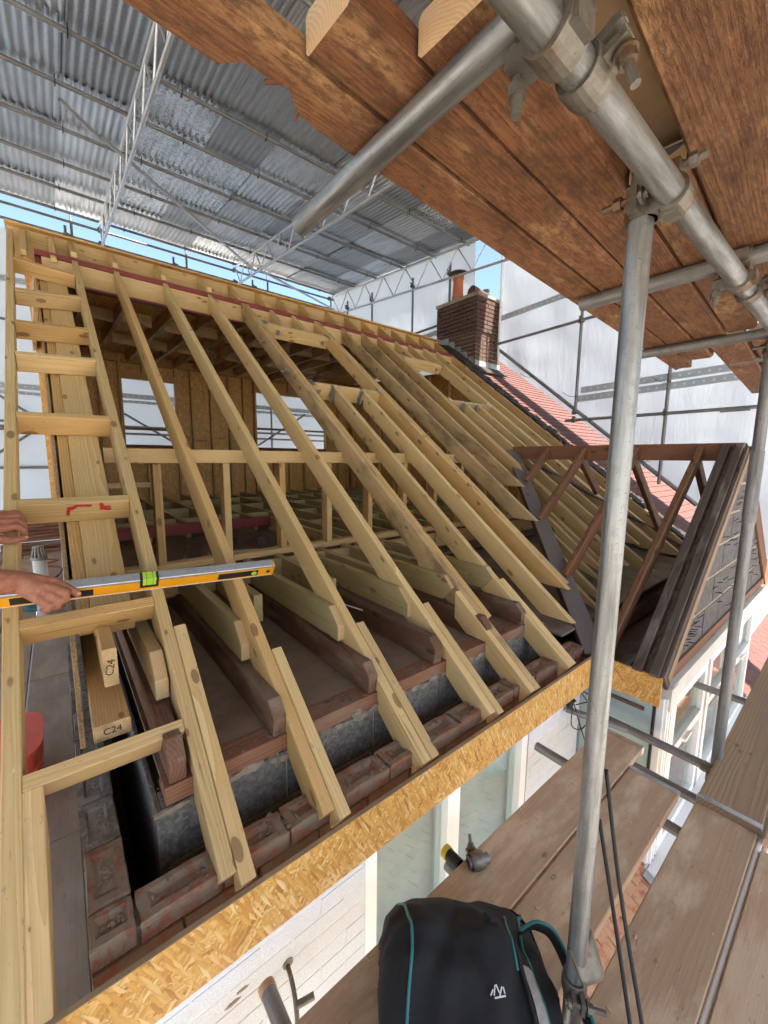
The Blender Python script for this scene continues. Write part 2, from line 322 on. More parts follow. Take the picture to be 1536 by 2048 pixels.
def box(name, x0, x1, y0, y1, z0, z1, mat, parent=None, c=.002, axis='x'):
    if axis == 'x': return beam(name, (x0, (y0+y1)/2, (z0+z1)/2), (x1, (y0+y1)/2, (z0+z1)/2), y1-y0, z1-z0, mat, parent, (0, 0, 1), c)
    if axis == 'y': return beam(name, ((x0+x1)/2, y0, (z0+z1)/2), ((x0+x1)/2, y1, (z0+z1)/2), x1-x0, z1-z0, mat, parent, (0, 0, 1), c)
    return beam(name, ((x0+x1)/2, (y0+y1)/2, z0), ((x0+x1)/2, (y0+y1)/2, z1), y1-y0, x1-x0, mat, parent, (1, 0, 0), c)
def profile(name, prof, x0, x1, mat, parent=None, ang=0., origin=None, bev=.003, endfaces=None):
    """polygon in the y,z plane extruded from x0 to x1; local x runs along the angle so the grain does too"""
    o = Vector((x0, *(origin or prof[0]))); U = Vector((0, math.cos(ang), math.sin(ang))); V = Vector((0, -math.sin(ang), math.cos(ang)))
    pts = [(Vector((0, y, z))-Vector((0, o.y, o.z))) for y, z in prof]; uv = [(p.dot(U), p.dot(V)) for p in pts]
    ar = sum(a[0]*b[1]-b[0]*a[1] for a, b in zip(uv, uv[1:]+uv[:1]))
    if ar < 0: uv.reverse()
    n = len(uv); W = x1-x0
    # local axes: x=U, y = V x U? use frame(U, V): y = V x U = -x world
    v = [(u, 0, q) for u, q in uv]+[(u, -W, q) for u, q in uv]
    f = [tuple(range(n-1, -1, -1)), tuple(range(n, 2*n))]+[(i, (i+1) % n, n+(i+1) % n, n+i) for i in range(n)]
    return raw(name, v, f, mat, parent, frame(o, U, V), bev=bev)
def tubemesh(L, r=.02415, seg=20, ri=.0205):
    v, f = [], []
    rings = [(0, ri), (0, r), (L, r), (L, ri), (L-.12, ri), (.12, ri)] if L > .3 else [(0, ri), (0, r), (L, r), (L, ri)]
    for x, q in rings:
        for k in range(seg): a = 2*math.pi*k/seg; v.append((x, q*math.cos(a), q*math.sin(a)))
    m = len(rings)
    for i in range(m):
        j = (i+1) % m
        for k in range(seg): f.append((i*seg+k, i*seg+(k+1) % seg, j*seg+(k+1) % seg, j*seg+k))
    return v, f
def tube(name, p0, p1, mat='galv', parent=None, r=.02415, seg=20):
    p0, p1 = Vector(p0), Vector(p1); d = p1-p0
    v, f = tubemesh(d.length, r, seg, r*.85); Z = (0, 0, 1) if abs(d.normalized().z) < .95 else (1, 0, 0)
    o = raw(name, v, f, mat, parent, frame(p0, d, Z))
    for p in o.data.polygons:
        p.use_smooth = True
    es = o.modifiers.new('split', 'EDGE_SPLIT'); es.split_angle = R(40)
    return o
def rod(name, pts, r, mat, parent=None, seg=8, smooth=True):
    """swept round bar through points"""
    pts = [Vector(p) for p in pts]; v, f = [], []; n = len(pts); prev = None
    for i, p in enumerate(pts):
        d = (pts[min(i+1, n-1)]-pts[max(i-1, 0)]).normalized()
        a = prev if prev is not None else (Vector((0, 0, 1)) if abs(d.z) < .9 else Vector((1, 0, 0)))
        b = d.cross(a).normalized(); a = b.cross(d).normalized(); prev = a
        for k in range(seg):
            t = 2*math.pi*k/seg; v.append(p+a*math.cos(t)*r+b*math.sin(t)*r)
    for i in range(n-1):
        for k in range(seg): f.append((i*seg+k, i*seg+(k+1) % seg, (i+1)*seg+(k+1) % seg, (i+1)*seg+k))
    f.append(tuple(reversed(range(seg)))); f.append(tuple(range((n-1)*seg, n*seg)))
    c = sum(pts, Vector())/n
    return raw(name, [q-c for q in v], f, mat, parent, Matrix.Translation(c), smooth)
def smoothpts(pts, n=6):
    pts = [Vector(p) for p in pts]; out = []
    for i in range(len(pts)-1):
        a, b, c, d = pts[max(i-1, 0)], pts[i], pts[i+1], pts[min(i+2, len(pts)-1)]
        for k in range(n):
            t = k/n; out.append(.5*((2*b)+(c-a)*t+(2*a-5*b+4*c-d)*t*t+(3*b-a-3*c+d)*t**3))
    return out+[pts[-1]]
def lathe(name, prof, mat, loc, parent=None, seg=28, axis=(0, 0, 1)):
    v, f = [], []
    for r_, z in prof:
        for k in range(seg): a = 2*math.pi*k/seg; v.append((z, r_*math.cos(a), r_*math.sin(a)))
    for i in range(len(prof)-1):
        for k in range(seg): f.append((i*seg+k, i*seg+(k+1) % seg, (i+1)*seg+(k+1) % seg, (i+1)*seg+k))
    o = raw(name, v, f, mat, parent, frame(loc, axis, (1, 0, 0) if abs(Vector(axis).z) > .9 else (0, 0, 1)), True)
    es = o.modifiers.new('split', 'EDGE_SPLIT'); es.split_angle = R(50); return o
def bmobj(name, bm, mat, parent=None, mw=None, smooth=False):
    me = bpy.data.meshes.new(name); bm.to_mesh(me); bm.free(); return wrap(name, me, mat, parent, mw, smooth)
def text(name, s, size, mat, mw, parent):
    c = bpy.data.curves.new(name, 'FONT'); c.body = s; c.size = size; c.extrude = .0006; c.align_x = 'CENTER'; c.align_y = 'CENTER'
    tmp = bpy.data.objects.new(name, c); dg = bpy.context.evaluated_depsgraph_get()
    COL.objects.link(tmp); dg.update(); me = bpy.data.meshes.new_from_object(tmp.evaluated_get(dg)); bpy.data.objects.remove(tmp)
    me.materials.clear()
    return wrap(name, me, mat, parent, mw)
def share(src, parent, mw, name=None):
    """copy of a part that shares its mesh"""
    o = src.copy(); COL.objects.link(o); o.parent = parent; place(o, mw, parent); return o

# ---------------------------------------------------------------- numbers of the roof
ANG = R(37); S = math.tan(ANG); C0 = -1.283-S*1.06; CS, SN = math.cos(ANG), math.sin(ANG)
def rz(y, off=0): return S*y+C0-off/CS          # height of the rafter-top plane, off = depth below it square to the slope
def rp(x, y, off=0): return Vector((x, y+off*SN, rz(y)-off*CS))
UPS = Vector((0, -SN, CS))                       # square to the slope

# ================================================================ SETTING: ground, outer masonry
g = raw('ground', [(-300, -300, 0), (300, -300, 0), (300, 300, 0), (-300, 300, 0)], [(0, 1, 2, 3)], 'bounce_ground', None, Matrix.Translation((0, 0, -5.4)))
g['kind'] = 'structure'

# ---- house walls: white painted front, red top course, gable leaf, inner block leaf
house = thing('house', 'white painted brick house with its eaves brickwork laid open under the new rafters', 'house', (0, 1.14, -5.4))
def frogbrick(seed):
    bm = bmesh.new(); L, W, H = .215, .1025, .065; a, b, h = L/2, W/2, H/2
    o = [bm.verts.new(p) for p in ((-a, -b, -h), (a, -b, -h), (a, b, -h), (-a, b, -h), (-a, -b, h-.003), (a, -b, h-.003), (a, b, h), (-a, b, h), (-a, -b+.003, h), (a, -b+.003, h))]
    i1 = [bm.verts.new((x, y, h)) for x, y in ((-a+.028, -b+.026), (a-.028, -b+.026), (a-.028, b-.018), (-a+.028, b-.018))]
    i2 = [bm.verts.new((x, y, h-.014)) for x, y in ((-a+.05, -b+.04), (a-.05, -b+.04), (a-.05, b-.032), (-a+.05, b-.032))]
    for q in ((3, 2, 1, 0), (0, 1, 5, 4), (4, 5, 9, 8), (2, 3, 7, 6)): bm.faces.new([o[k] for k in q])
    bm.faces.new([o[k] for k in (1, 2, 6, 9, 5)]); bm.faces.new([o[k] for k in (3, 0, 4, 8, 7)])
    t = [o[8], o[9], o[6], o[7]]
    for k in range(4):
        bm.faces.new([t[k], t[(k+1) % 4], i1[(k+1) % 4], i1[k]]); bm.faces.new([i1[k], i1[(k+1) % 4], i2[(k+1) % 4], i2[k]])
    bm.faces.new(i2); bmesh.ops.recalc_face_normals(bm, faces=bm.faces)
    bmesh.ops.subdivide_edges(bm, edges=[e for e in bm.edges if e.calc_length() > .04], cuts=2, use_grid_fill=True)
    rd = random.Random(seed)
    for q in bm.verts:
        k = .0035 if max(abs(q.co.x)/a, abs(q.co.y)/b) > .96 and q.co.z > 0 else .0012
        q.co += Vector((rd.uniform(-k, k), rd.uniform(-k, k), rd.uniform(-k, k*.4)))
    bmesh.ops.triangulate(bm, faces=bm.faces)
    me = bpy.data.meshes.new('frog_brick_%d' % seed); bm.to_mesh(me); bm.free(); return me
FBS = [frogbrick(k) for k in range(6)]
v, f = cbox(.215, .1025, .065, .0025); PB = bpy.data.meshes.new('plain_brick'); PB.from_pydata([(x-.1075, y, z) for x, y, z in v], [], f)
def inst(name, me, mat, parent, mw):
    key = me.name+mat
    if key not in MC:
        m2 = me.copy(); m2.materials.clear(); m2.materials.append(M[mat]); MC[key] = m2
    o = bpy.data.objects.new(name, MC[key]); link(o, parent); place(o, mw, parent); return o
MC = {}
def jit(a): return random.uniform(-a, a)
ZT = -1.268                                         # top of the outer leaf
# mortar core of the outer leaf (recessed behind the brick faces) with the window opening left free
for n_, x0, x1, z0, z1 in (('wall_core', .075, .85, -3.2, ZT-.155), ('wall_core', 2.07, 2.72, -3.2, ZT-.155), ('wall_core', .85, 2.07, -1.50, ZT-.155), ('wall_core', .85, 2.07, -5.4, -2.45)):
    box(n_, x0, x1, 1.1412, 1.246, z0, z1, 'mortarw', house)
box('top_course_bed', -.02, 2.71, 1.152, 1.246, ZT-.154, ZT-.024, 'mortar', house)
for row in range(20):
    zc = ZT-.0325-.075*row; off = .1125 if row % 2 else 0.
    spans = [(-.03, 2.72)] if row < 3 else [(-.03, .850), (2.07, 2.72)]
    for sa, sb_ in spans:
        for k in range(-1, 14):
            xa, xb = max(-.03+off-.1125+.225*k, sa), min(-.03+off-.1125+.225*k+.215, sb_)
            if xb-xa < .03: continue
            inst('brick', random.choice(FBS) if row == 0 else PB, 'brick' if row < 2 else 'whitebrick', house, Matrix.Translation(((xa+xb)/2, 1.191+jit(.0012 if row > 1 else .0025), zc+jit(.001 if row > 1 else .002))) @ Matrix.Rotation(jit(.003 if row > 1 else .012), 4, 'Z') @ Matrix.Diagonal(((xb-xa)/.215, 1, 1, 1)))
# gable return of the outer leaf, bricks head on to the corner
box('gable_leaf_core', -.026, .066, 1.25, 6.6, -5.4, ZT-.01, 'mortar', house, axis='y')
for row in range(2):
    for k in range(14):
        yc = 1.362+.225*k+(.1125 if row else 0)
        inst('brick', random.choice(FBS) if row == 0 else PB, 'brickgrey' if k else 'brick', house, Matrix.Translation((.021+jit(.004), yc, ZT-.0325-.075*row+jit(.004))) @ Matrix.Rotation(R(90)+jit(.02), 4, 'Z'))
# mortar smears on the frogs
def blob(name, c, sx, sy, sz, mat, parent, seed=0, n=14):
    rd = random.Random(seed); bm = bmesh.new(); bmesh.ops.create_icosphere(bm, subdivisions=2, radius=1)
    for q in bm.verts:
        q.co *= rd.uniform(.72, 1.25); q.co = Vector((q.co.x*sx, q.co.y*sy, q.co.z*sz))
    return bmobj(name, bm, mat, parent, Matrix.Translation(c), False)
cr = bmesh.new()
def crumbs(cx, cy, hx, hy, n):
    for _ in range(n):
        r_ = random.uniform(.0018, .0055)
        bmesh.ops.create_icosphere(cr, subdivisions=1, radius=r_, matrix=Matrix.Translation((cx+random.gauss(0, hx), cy+random.gauss(0, hy), ZT-.0125+random.uniform(0, .006))) @ Matrix.Rotation(random.random()*6, 4, 'Z') @ Matrix.Diagonal((1.5, 1, .6, 1)))
for k in range(12): crumbs(.0775+.225*k, 1.195, .035, .010, 38)
for k in range(9): crumbs(.021, 1.362+.225*k, .012, .035, 42)
o = bmobj('mortar_crumbs', cr, 'mortar', house); o['kind'] = 'stuff'
for k, (x, z, w_) in enumerate(((.345, -1.75, .022), (.315, -1.772, .03))): blob('broken_render', (x, 1.1405, z), w_, .003, .008, 'mortar', house, 60+k)
# inner leaf of grey block, wall plate bed
for row in range(3):
    for k in range(7):
        xa = .19+.45*k-(.22 if row % 2 else 0); xb = min(xa+.44, 2.62); xa = max(xa, .19)
        if xb-xa < .05: continue
        box('block', xa, xb, 1.388+jit(.003), 1.488, -1.395-.225*row, -1.18-.225*row, 'block', house, .006)
box('inner_leaf_core', .20, 2.6, 1.394, 1.48, -3., -1.185, 'mortart', house)
for k in range(30): blob('mortar_lump', (.24+.08*k+jit(.03), 1.392+jit(.008), -1.183+jit(.02)), .045+jit(.02), .012+jit(.005), .018+jit(.008), 'mortar', house, 90+k)
box('block_return', .17, .19, 1.392, 3.4, -2.4, -1.19, 'block', house, .004, 'y')
# rubble and dust lying in the eaves gutter
rb = bmesh.new()
for k in range(420):
    s = random.uniform(.002, .009); m_ = Matrix.Translation((random.uniform(.15, 2.6), random.choice((random.uniform(1.395, 1.485), random.uniform(1.15, 1.24))), 0)); 
    y = m_.translation.y; m_.translation.z = (-1.105 if y > 1.3 else ZT-.001)+s*.3
    bmesh.ops.create_icosphere(rb, subdivisions=1, radius=s, matrix=m_ @ Matrix.Rotation(random.random()*6, 4, 'Z') @ Matrix.Diagonal((1.5, 1, .35, 1)))
o = bmobj('rubble', rb, 'debris', house); o['kind'] = 'stuff'
# wall plate and old dusty ceiling seen from above
beam('wall_plate', (.2, 1.437, -1.138), (2.42, 1.437, -1.138), .103, .066, 'plate', house)
box('ceiling_sheet', .2, 2.62, 1.49, 3.9, -1.125, -1.108, 'dust', house)
box('gable_cavity_floor', .066, .19, 1.25, 6.5, -2.3, -2.2, 'debris', house, axis='y')
box('cavity_floor', .07, 2.62, 1.25, 1.388, -2.2, -2.1, 'debris', house)
for k, x in enumerate((.215, .585, 1.055, 1.50, 1.95, 2.33)):
    profile('old_joist', [(3.6, -1.104), (1.395, -1.104), (1.388, -1.02), (1.44, -.965), (3.6, -.965)], x, x+.055, 'old', house)
box('room_back_wall', .2, 2.8, 3.4, 3.45, -5.3, -1.15, 'interior', house)
box('room_floor', .2, 2.8, 1.3, 3.4, -4.0, -3.95, 'interior', house)
box('room_ceiling', .2, 2.62, 1.49, 3.4, -1.45, -1.43, 'interior', house)

# ---- main window below the fascia
def window(name, x0, x1, y, z0, z1, label, bars, parent=None, fr=.06, pane='glass', dep=.07):
    t = thing(name, label, 'window', (x0, y, z0)) if parent is None else parent
    box('frame', x0, x1, y-.01, y+dep, z1-fr, z1, 'white', t); box('frame', x0, x1, y-.01, y+dep, z0, z0+fr, 'white', t)
    for xa, xb in [(x0, x0+fr), (x1-fr, x1)]+bars: box('frame' if xa in (x0, x1-fr) else 'mullion', xa, xb, y-.012, y+dep, z0+fr, z1-fr, 'white', t, axis='z')
    xs = [x0+fr]+[q for b in bars for q in b]+[x1-fr]
    for a, b in zip(xs[::2], xs[1::2]): box('pane', a, b, y+.03, y+.036, z0+fr, z1-fr, pane, t, .0005)
    return t
t = window('window', .852, 2.055, 1.15, -2.40, -1.50, 'wide white framed window tucked under the strand board fascia', [(1.352, 1.442)])
box('sill', .80, 2.09, 1.06, 1.17, -2.45, -2.402, 'white', t)
beam('roller_track', (.93, 1.26, -1.56), (1.98, 1.26, -1.56), .03, .03, 'silver', t)
box('pale_reflection_sheet', .90, 2.02, 1.235, 1.24, -2.70, -1.50, 'panereflect', t)  # added pale sheet, lightens the panes in place of scaffold reflections

# ---- strand board fascia with its return
fas = thing('fascia_board', 'long golden strand board fascia along the eaves', 'fascia', (-.15, 1.06, -1.5))
fa = box('board', -.14, 2.700, 1.043, 1.061, -1.485, -1.283, 'osb', fas, .0015)
fa.data.materials.append(M['ply'])
for p in fa.data.polygons:
    if (p.normal.z > .5): p.material_index = 1
fr_ = thing('fascia_return', 'short strand board piece turning the corner behind the scaffold pole', 'fascia', (2.7, .67, -1.5))
o = box('board', 2.702, 2.72, .672, 1.061, -1.478, -1.290, 'osb', fr_, .0015, 'y')

# ================================================================ LOFT ROOF FRAME
roof = thing('roof_frame', 'new pale pine rafter frame of the sloping loft roof', 'roof frame', (2.9, 3.2, -1.3))
D = .150
YS = 5.335                                       # face of the ridge steel
def raft(x0, y0, y1, mat='pine', W=.047, D=D, foot='square', notch=True, name='rafter', off=0., tip=None):
    """rafter between horizontal positions y0 (low) and y1 (high)"""
    T = lambda y: (y, rz(y)-off); B = lambda y, d=D: (y, rz(y, d)-off)
    prof = [T(y1), T(y0)]
    if foot == 'plumb': prof += [B(y0, min(D, .125))]
    elif foot == 'level':                         # cut level underneath to a point
        prof += [(y0+D/SN, rz(y0)-off)] ; prof[1] = (y0, rz(y0)-off)
    else: prof += [(y0+D*.85*SN, rz(y0)-D*.85*CS-off)]
    if notch and y0 < 1.37 and foot != 'level':
        zt = -1.102; yb = 1.386
        prof += [B(1.23, min(D, .125)), (1.25, rz(1.25, .125)), (yb, rz(yb, .125) if rz(yb, .125) < zt-.02 else zt-.02)]
        yb2 = (zt-C0+D/CS)/S
        prof += [(yb, zt), (max(yb2, yb+.02), zt)]
    if foot == 'level':
        z_ = rz(y0); ylow = (z_-C0+D/CS)/S; prof[2] = (ylow, z_)
    prof += [B(y1)]
    return profile(name, prof, x0, x0+W, mat, roof, ANG, (y0, rz(y0)))
XR = {'R1': .286, 'R2': .638, 'R3': 1.102, 'R4': 1.60, 'R5': 1.965, 'R8': 3.03, 'R9': 3.495, 'R10': 3.862, 'R11': 4.20, 'R14': 5.215, 'R15': 5.55, 'R16': 5.985}
raft(-.196, 1.0, 5.72, 'pine', notch=False)                       # verge rafter of the ladder
raft(-.149, 1.0, 1.47, 'pine', notch=False, name='sister_rafter')
raft(.286, 1.10, YS, 'pine')
raft(.335, 1.068, 1.815, 'pine', D=.13, name='sister_rafter')
raft(.638, 1.10, YS, 'pine_gold')
raft(.6875, 1.068, 1.63, 'pine', D=.13, name='sister_rafter')
raft(1.102, 1.07, YS, 'pine')
raft(1.152, 1.068, 1.63, 'pine', D=.13, name='sister_rafter')
raft(1.585, 1.085, YS, 'pine')
raft(1.634, 1.068, 1.625, 'pine', D=.13, name='sister_rafter')
raft(1.985, 1.068, YS, 'stained'); raft(2.034, 1.45, YS, 'pine_gold', notch=False)
raft(1.936, 1.07, 1.635, 'pine', D=.14, name='sister_rafter')
# first roof window opening: trimmers, short rafters above and below
UT, LT = 4.93, 3.78                               # upper and lower trimmer positions along y
def trimmer(x0, x1, y, mat='pine'):
    c = rp((x0+x1)/2, y, .09)
    a, b = rp(x0, y, .085), rp(x1, y, .085)
    o = beam('trimmer', a, b, .047, .165, mat, roof, UPS); return o
trimmer(2.082, 3.028, UT); trimmer(2.082, 3.028, LT)
for x in (2.365, 2.68): raft(x, UT+.03, YS, 'pine', notch=False, name='short_rafter')
raft(2.365, 1.068, LT-.03, 'pine'); raft(2.414, 1.07, 1.63, 'pine', D=.14, name='sister_rafter'); 
raft(2.745, 1.233, LT-.03, 'pine', foot='level', notch=False)
raft(3.03, 1.42, YS, 'pine_gold', foot='level', notch=False); raft(3.079, 1.46, YS, 'pine', foot='level', notch=False)
def valley_y(x): return 1.06+(x-2.72)*1.045+.10
for x, m in ((3.495, 'stained'), (3.862, 'stained'), (4.18, 'pine_gold'), (4.229, 'pine')): raft(x, valley_y(x)+.02 if x < 4 else 1.42, YS, m, foot='level', notch=False)
trimmer(4.278, 5.212, UT-.08); trimmer(4.278, 5.212, 3.83)
for x in (4.56, 4.865): raft(x, UT-.05, YS, 'pine', notch=False, name='short_rafter')
for x in (4.56, 4.865): raft(x, 1.30+.25*(x > 4.7), 3.80, 'pine', foot='level', notch=False)
for x, m, y0 in ((5.215, 'pine', 1.42), (5.264, 'pine_gold', 1.45), (5.56, 'pine', 1.3), (5.985, 'pine_gold', 1.2)): raft(x, y0, YS, m, foot='level', notch=False)
for x in (3.3, 3.495, 3.70, 3.90, 4.03): raft(x, 1.25+.2*(x > 3.6), 1.25+.72*(x-2.72), 'pine', foot='level', notch=False, off=.09, name='valley_jack')
# joist hangers and bolts
def hanger(x, y, d=1):
    a = rp(x, y, .01); 
    bm = bmesh.new()
    def q(*ps): bm.faces.new([bm.verts.new(p) for p in ps])
    w, h = .028, .15
    for s in (-1, 1):
        q((0, s*w, 0), (.06, s*w, 0), (.06, s*w, -h), (0, s*w, -h)); q((0, s*w, .0), (0, s*(w+.022), 0), (0, s*(w+.022), -h*.8), (0, s*w, -h*.8))
        q((-.05, s*w*.6, .006), (.005, s*w*.6, .006), (.005, s*(w+.02), .006), (-.05, s*(w+.02), .006)); q((-.051, s*w*.6, .006), (-.051, s*(w+.02), .006), (-.052, s*(w+.02), -.05), (-.052, s*w*.6, -.05))
    q((0, -w, -h), (.06, -w, -h), (.06, w, -h), (0, w, -h))
    o = bmobj('joist_hanger', bm, 'plate_steel', roof, frame(a, (0, d*CS, d*SN), UPS))
    sm = o.modifiers.new('solid', 'SOLIDIFY'); sm.thickness = .0016; return o
for x in (2.389, 2.704): hanger(x, UT+.026, 1)
for x in (2.389, 2.769): hanger(x, LT-.03, -1)
for x in (4.584, 4.889): hanger(x, UT-.054, 1); hanger(x, 3.80, -1)
for x, y in ((2.10, UT), (3.01, UT), (2.10, LT), (3.01, LT), (4.30, 4.85), (5.19, 4.85), (4.30, 3.83), (5.19, 3.83)):
    for dx in (0, ):
        a = rp(x+(.012 if x in (2.10, 4.30) else -.012), y, -.001); v, f = cbox(.11, .055, .002, .0005)
        o = raw('nail_plate', v, f, 'plate_steel', roof, frame(a-Vector((0, .055*CS, .055*SN)), (0, CS, SN), UPS))
def bolt(x, y, off, axis=(-1, 0, 0), L=.05):
    a = rp(x, y, off); ax = Vector(axis)
    v, f = cbox(.004, .05, .05, .001); raw('washer_plate', v, f, 'plate_steel', roof, frame(a, ax, (0, .6, .8)))
    rod('bolt', [a, a+ax*L], .006, 'plate_steel', roof)
for x, y in ((1.984, 4.62), (1.984, 4.05), (4.179, 4.5), (4.179, 3.98)): bolt(x, y, .085)
for y, x in ((UT-.024, 2.3), (LT-.026, 2.2)): bolt(x, y, .08, (0, -CS, -SN), .03)
for y, x in ((UT-.024, 2.95), (4.825, 4.5), (4.825, 5.1)): bolt(x, y, .09, (0, -CS, -SN), .02)
# ladder noggings between verge rafter and first rafter
NOG = [(5.10, 5.04), (4.52, 4.60), (4.05, 4.09), (3.655, 3.70), (3.08, 3.09), (2.495, 2.49), (1.955, 1.95), (1.508, 1.505)]
nogs = []
for i, (ya, yb) in enumerate(NOG):
    H = .125 if i < 6 else .105
    nogs.append(beam('nogging', rp(-.148, ya-.02, H/2-.002+jit(.003)), rp(.285, yb-.02, H/2-.002+jit(.003)), .047, H, 'pine' if i % 2 else 'pine_gold', roof, UPS))
# red spray mark on the sixth nogging
def spray(pts, r, seed):
    rd = random.Random(seed); bm = bmesh.new(); fr = WM[nogs[5].name] @ Matrix.Translation((.148, -.0236, 0))
    for a, b in zip(pts, pts[1:]):
        for k in range(7):
            t = k/6; cx, cz = a[0]+(b[0]-a[0])*t, a[1]+(b[1]-a[1])*t
            n = 9; c0 = bm.verts.new((cx, 0, cz)); ring = [bm.verts.new((cx+math.cos(2*math.pi*j/n)*r*rd.uniform(.6, 1.25), 0, cz+math.sin(2*math.pi*j/n)*r*rd.uniform(.6, 1.25))) for j in range(n)]
            for j in range(n): bm.faces.new((c0, ring[j], ring[(j+1) % n]))
            for q in [c0]+ring: q.co.y = -.0006-.00004*k-.0003*rd.random()
    return bmobj('spray_mark', bm, 'redspray', nogs[5], fr)
spray([(.03, -.012), (.035, .03), (.07, .045), (.12, .042)], .0085, 1); spray([(.045, .022), (.06, .035)], .006, 2)
spray([(.165, .05), (.168, .018), (.20, .012)], .0095, 3); spray([(.175, .03), (.20, .03)], .007, 4)
# wide plank, dark strip and strand board wall lying under the ladder
beam('gable_plank', rp(.146, 1.93, .150), rp(.146, 5.45, .150), .15, .047, 'pine', roof, UPS)
beam('gable_strip', rp(.046, 1.95, .165), rp(.046, 5.3, .165), .05, .047, 'pine_gold', roof, UPS)
gw = profile('gable_sheathing', [(1.76, rz(1.76, .17)), (5.5, rz(5.5, .17)), (5.5, -1.0), (2.6, -1.0), (1.76, rz(1.76, .17)-.12)], -.010, .009, 'chip', roof, ANG)
profile('gable_stud_face', [(2.6, rz(2.6, .2)), (5.3, rz(5.3, .2)), (5.3, -.9), (2.6, -.9)], .18, .20, 'osbdull', roof, ANG)
for y in (3.2, 3.6, 4.0, 4.4, 4.8, 5.2): beam('gable_stud', (.045, y, -.9), (.045, y, rz(y, .2)), .047, .09, 'pine_gold', roof, (1, 0, 0))
# ridge: red steel, pale timber bolted in the web, upper rafter ends, ridge board
box('ridge_steel', .0, 6.2, YS+.004, YS+.10, 1.910, 1.962, 'redsteel', roof)
box('ridge_steel_web', .0, 6.2, YS+.06, YS+.075, 1.70, 1.93, 'redsteel', roof)
box('ridge_steel_flange', .0, 6.2, YS+.006, YS+.10, 1.690, 1.708, 'redsteel', roof)
for xa, xb in ((.05, 2.4), (2.403, 4.3), (4.303, 6.2)): box('web_timber', xa, xb, YS+.002, YS+.055, 1.71, 1.905, 'pine_end' if False else 'pine', roof)
for k, x in enumerate((.286, .638, 1.102, 1.60, 1.985, 2.365, 2.68, 3.03, 3.495, 3.862, 4.20, 4.56, 4.865, 5.23, 5.56, 5.985)):
    profile('rafter_end', [(5.45, rz(5.45)), (5.80, rz(5.80)), (5.80, rz(5.8)-.17), (5.45, rz(5.45)-.02)], x, x+.047, 'pine_gold', roof, ANG)
    if k < 4: box('packer', x+.002, x+.05, 5.40, 5.47, rz(5.42)-.01, rz(5.42)+.045, 'pine', roof)
for x in (-.1, .12): profile('rafter_end', [(5.3, rz(5.3)), (5.80, rz(5.80)), (5.80, rz(5.8)-.17), (5.3, rz(5.3)-.05)], x, x+.047, 'pine', roof, ANG)
for xa, xb in ((-.196, 1.9), (1.903, 4.1), (4.103, 6.05)): box('ridge_board', xa, xb, 5.80, 5.84, 1.93, rz(5.8)+.006, 'pine', roof)
for xa, xb in ((-.21, 2.3), (2.303, 6.07)): box('ridge_capping', xa, xb, 5.73, 5.95, rz(5.8)+.008, rz(5.8)+.028, 'pine_gold', roof)
# dwarf wall under the rafters
beam('dwarf_wall_plate', (.235, 3.08, -.001), (6.0, 3.08, -.001), .10, .095, 'pine', roof)
for k, x in enumerate((.50, .955, 1.40, 1.842, 2.30, 2.75, 3.2, 3.65, 4.1, 4.55)): box('dwarf_stud', x, x+.05, 3.05, 3.14, -.745, -.05, 'pine' if k % 2 else 'pine_gold', roof, axis='z')
beam('nogging', (.0, 3.2, -.2), (.5, 3.2, -.2), .05, .035, 'pine_end', roof)
beam('sole_plate', (.02, 3.085, -.771), (6.0, 3.085, -.771), .095, .048, 'pine', roof)
# valley of the front gable
va, vb = Vector((4.47, 2.93, .10)), Vector((2.74, 1.07, -1.31)); vn = Vector((-.62, -.62, .9)).normalized()
beam('valley_board', va, vb, .14, .025, 'lattie', roof, vn)
vc = Vector((6.25, 1.07, -1.31)); beam('valley_board', Vector((4.53, 2.93, .10)), vc, .14, .025, 'lattie', roof, Vector((.62, -.62, .9)))
beam('valley_rafter', va-Vector((0, 0, .09)), vb-Vector((0, 0, .09)), .05, .14, 'old', roof, vn)

# ================================================================ LOFT FLOOR
floor = thing('loft_floor', 'open grid of treated floor joists behind the dwarf wall', 'floor frame', (2.9, 3.1, -1.0))
box('floor_steel', .02, 6., 3.02, 3.12, -.817, -.797, 'brown_steel', floor)
box('floor_steel_web', .3, 6., 3.08, 3.095, -.98, -.817, 'brown_steel', floor)
for xa, xb in ((.25, .9), (.905, 1.55), (1.7, 3.2), (3.21, 6.)): box('web_packing', xa, xb, 3.015, 3.075, -.978, -.82, 'osb' if xa > .8 and xb < 2 else 'pine_gold', floor)
for k, x in enumerate((.232, .60, 1.062, 1.56, 1.95, 2.352)):
    y = (1.67, 1.77, 1.665, 1.675, 1.70, 1.66)[k]
    prof = [(3.01, -.78), (y+.09, -.78), (y, -.865), (y, -.945), (3.01, -.945)] if k < 4 else [(3.01, -.775), (y+.05, -.775), (y-.02, -.845), (y+.06, -.938), (3.01, -.938)]
    o = profile('stub_joist', prof, x, x+.048, ['green', 'pine_end'], floor)
    for p in o.data.polygons:
        c = p.center
        if c.x < prof[1][0]-prof[0][0]+.05 and abs(p.normal.y) < .5 and p.normal.x < -.3: p.material_index = 1
    ya = 1.95 if k > 2 else 2.5
    if k > 1: box('stub_joist', x-.25, x-.20, 2.15, 3.01, -.94, -.78, 'green', floor, axis='y')
for k in range(5): box('nogging', (.65, 1.11, 1.61, 2.0, 2.4)[k], (1.06, 1.56, 1.95, 2.35, 2.8)[k], 2.86, 2.905, -.935, -.785, 'green', floor)
for r_ in range(15):
    x = .35+.4*r_ if r_ > 2 else (.35+.4*r_)
    if 1.0 < x < 1.0: continue
    y0 = 3.13 if x > 2.1 else 5.0
    beam('floor_joist', (x, y0, -.86), (x, 8.9, -.86), .047, .17, 'green', floor)
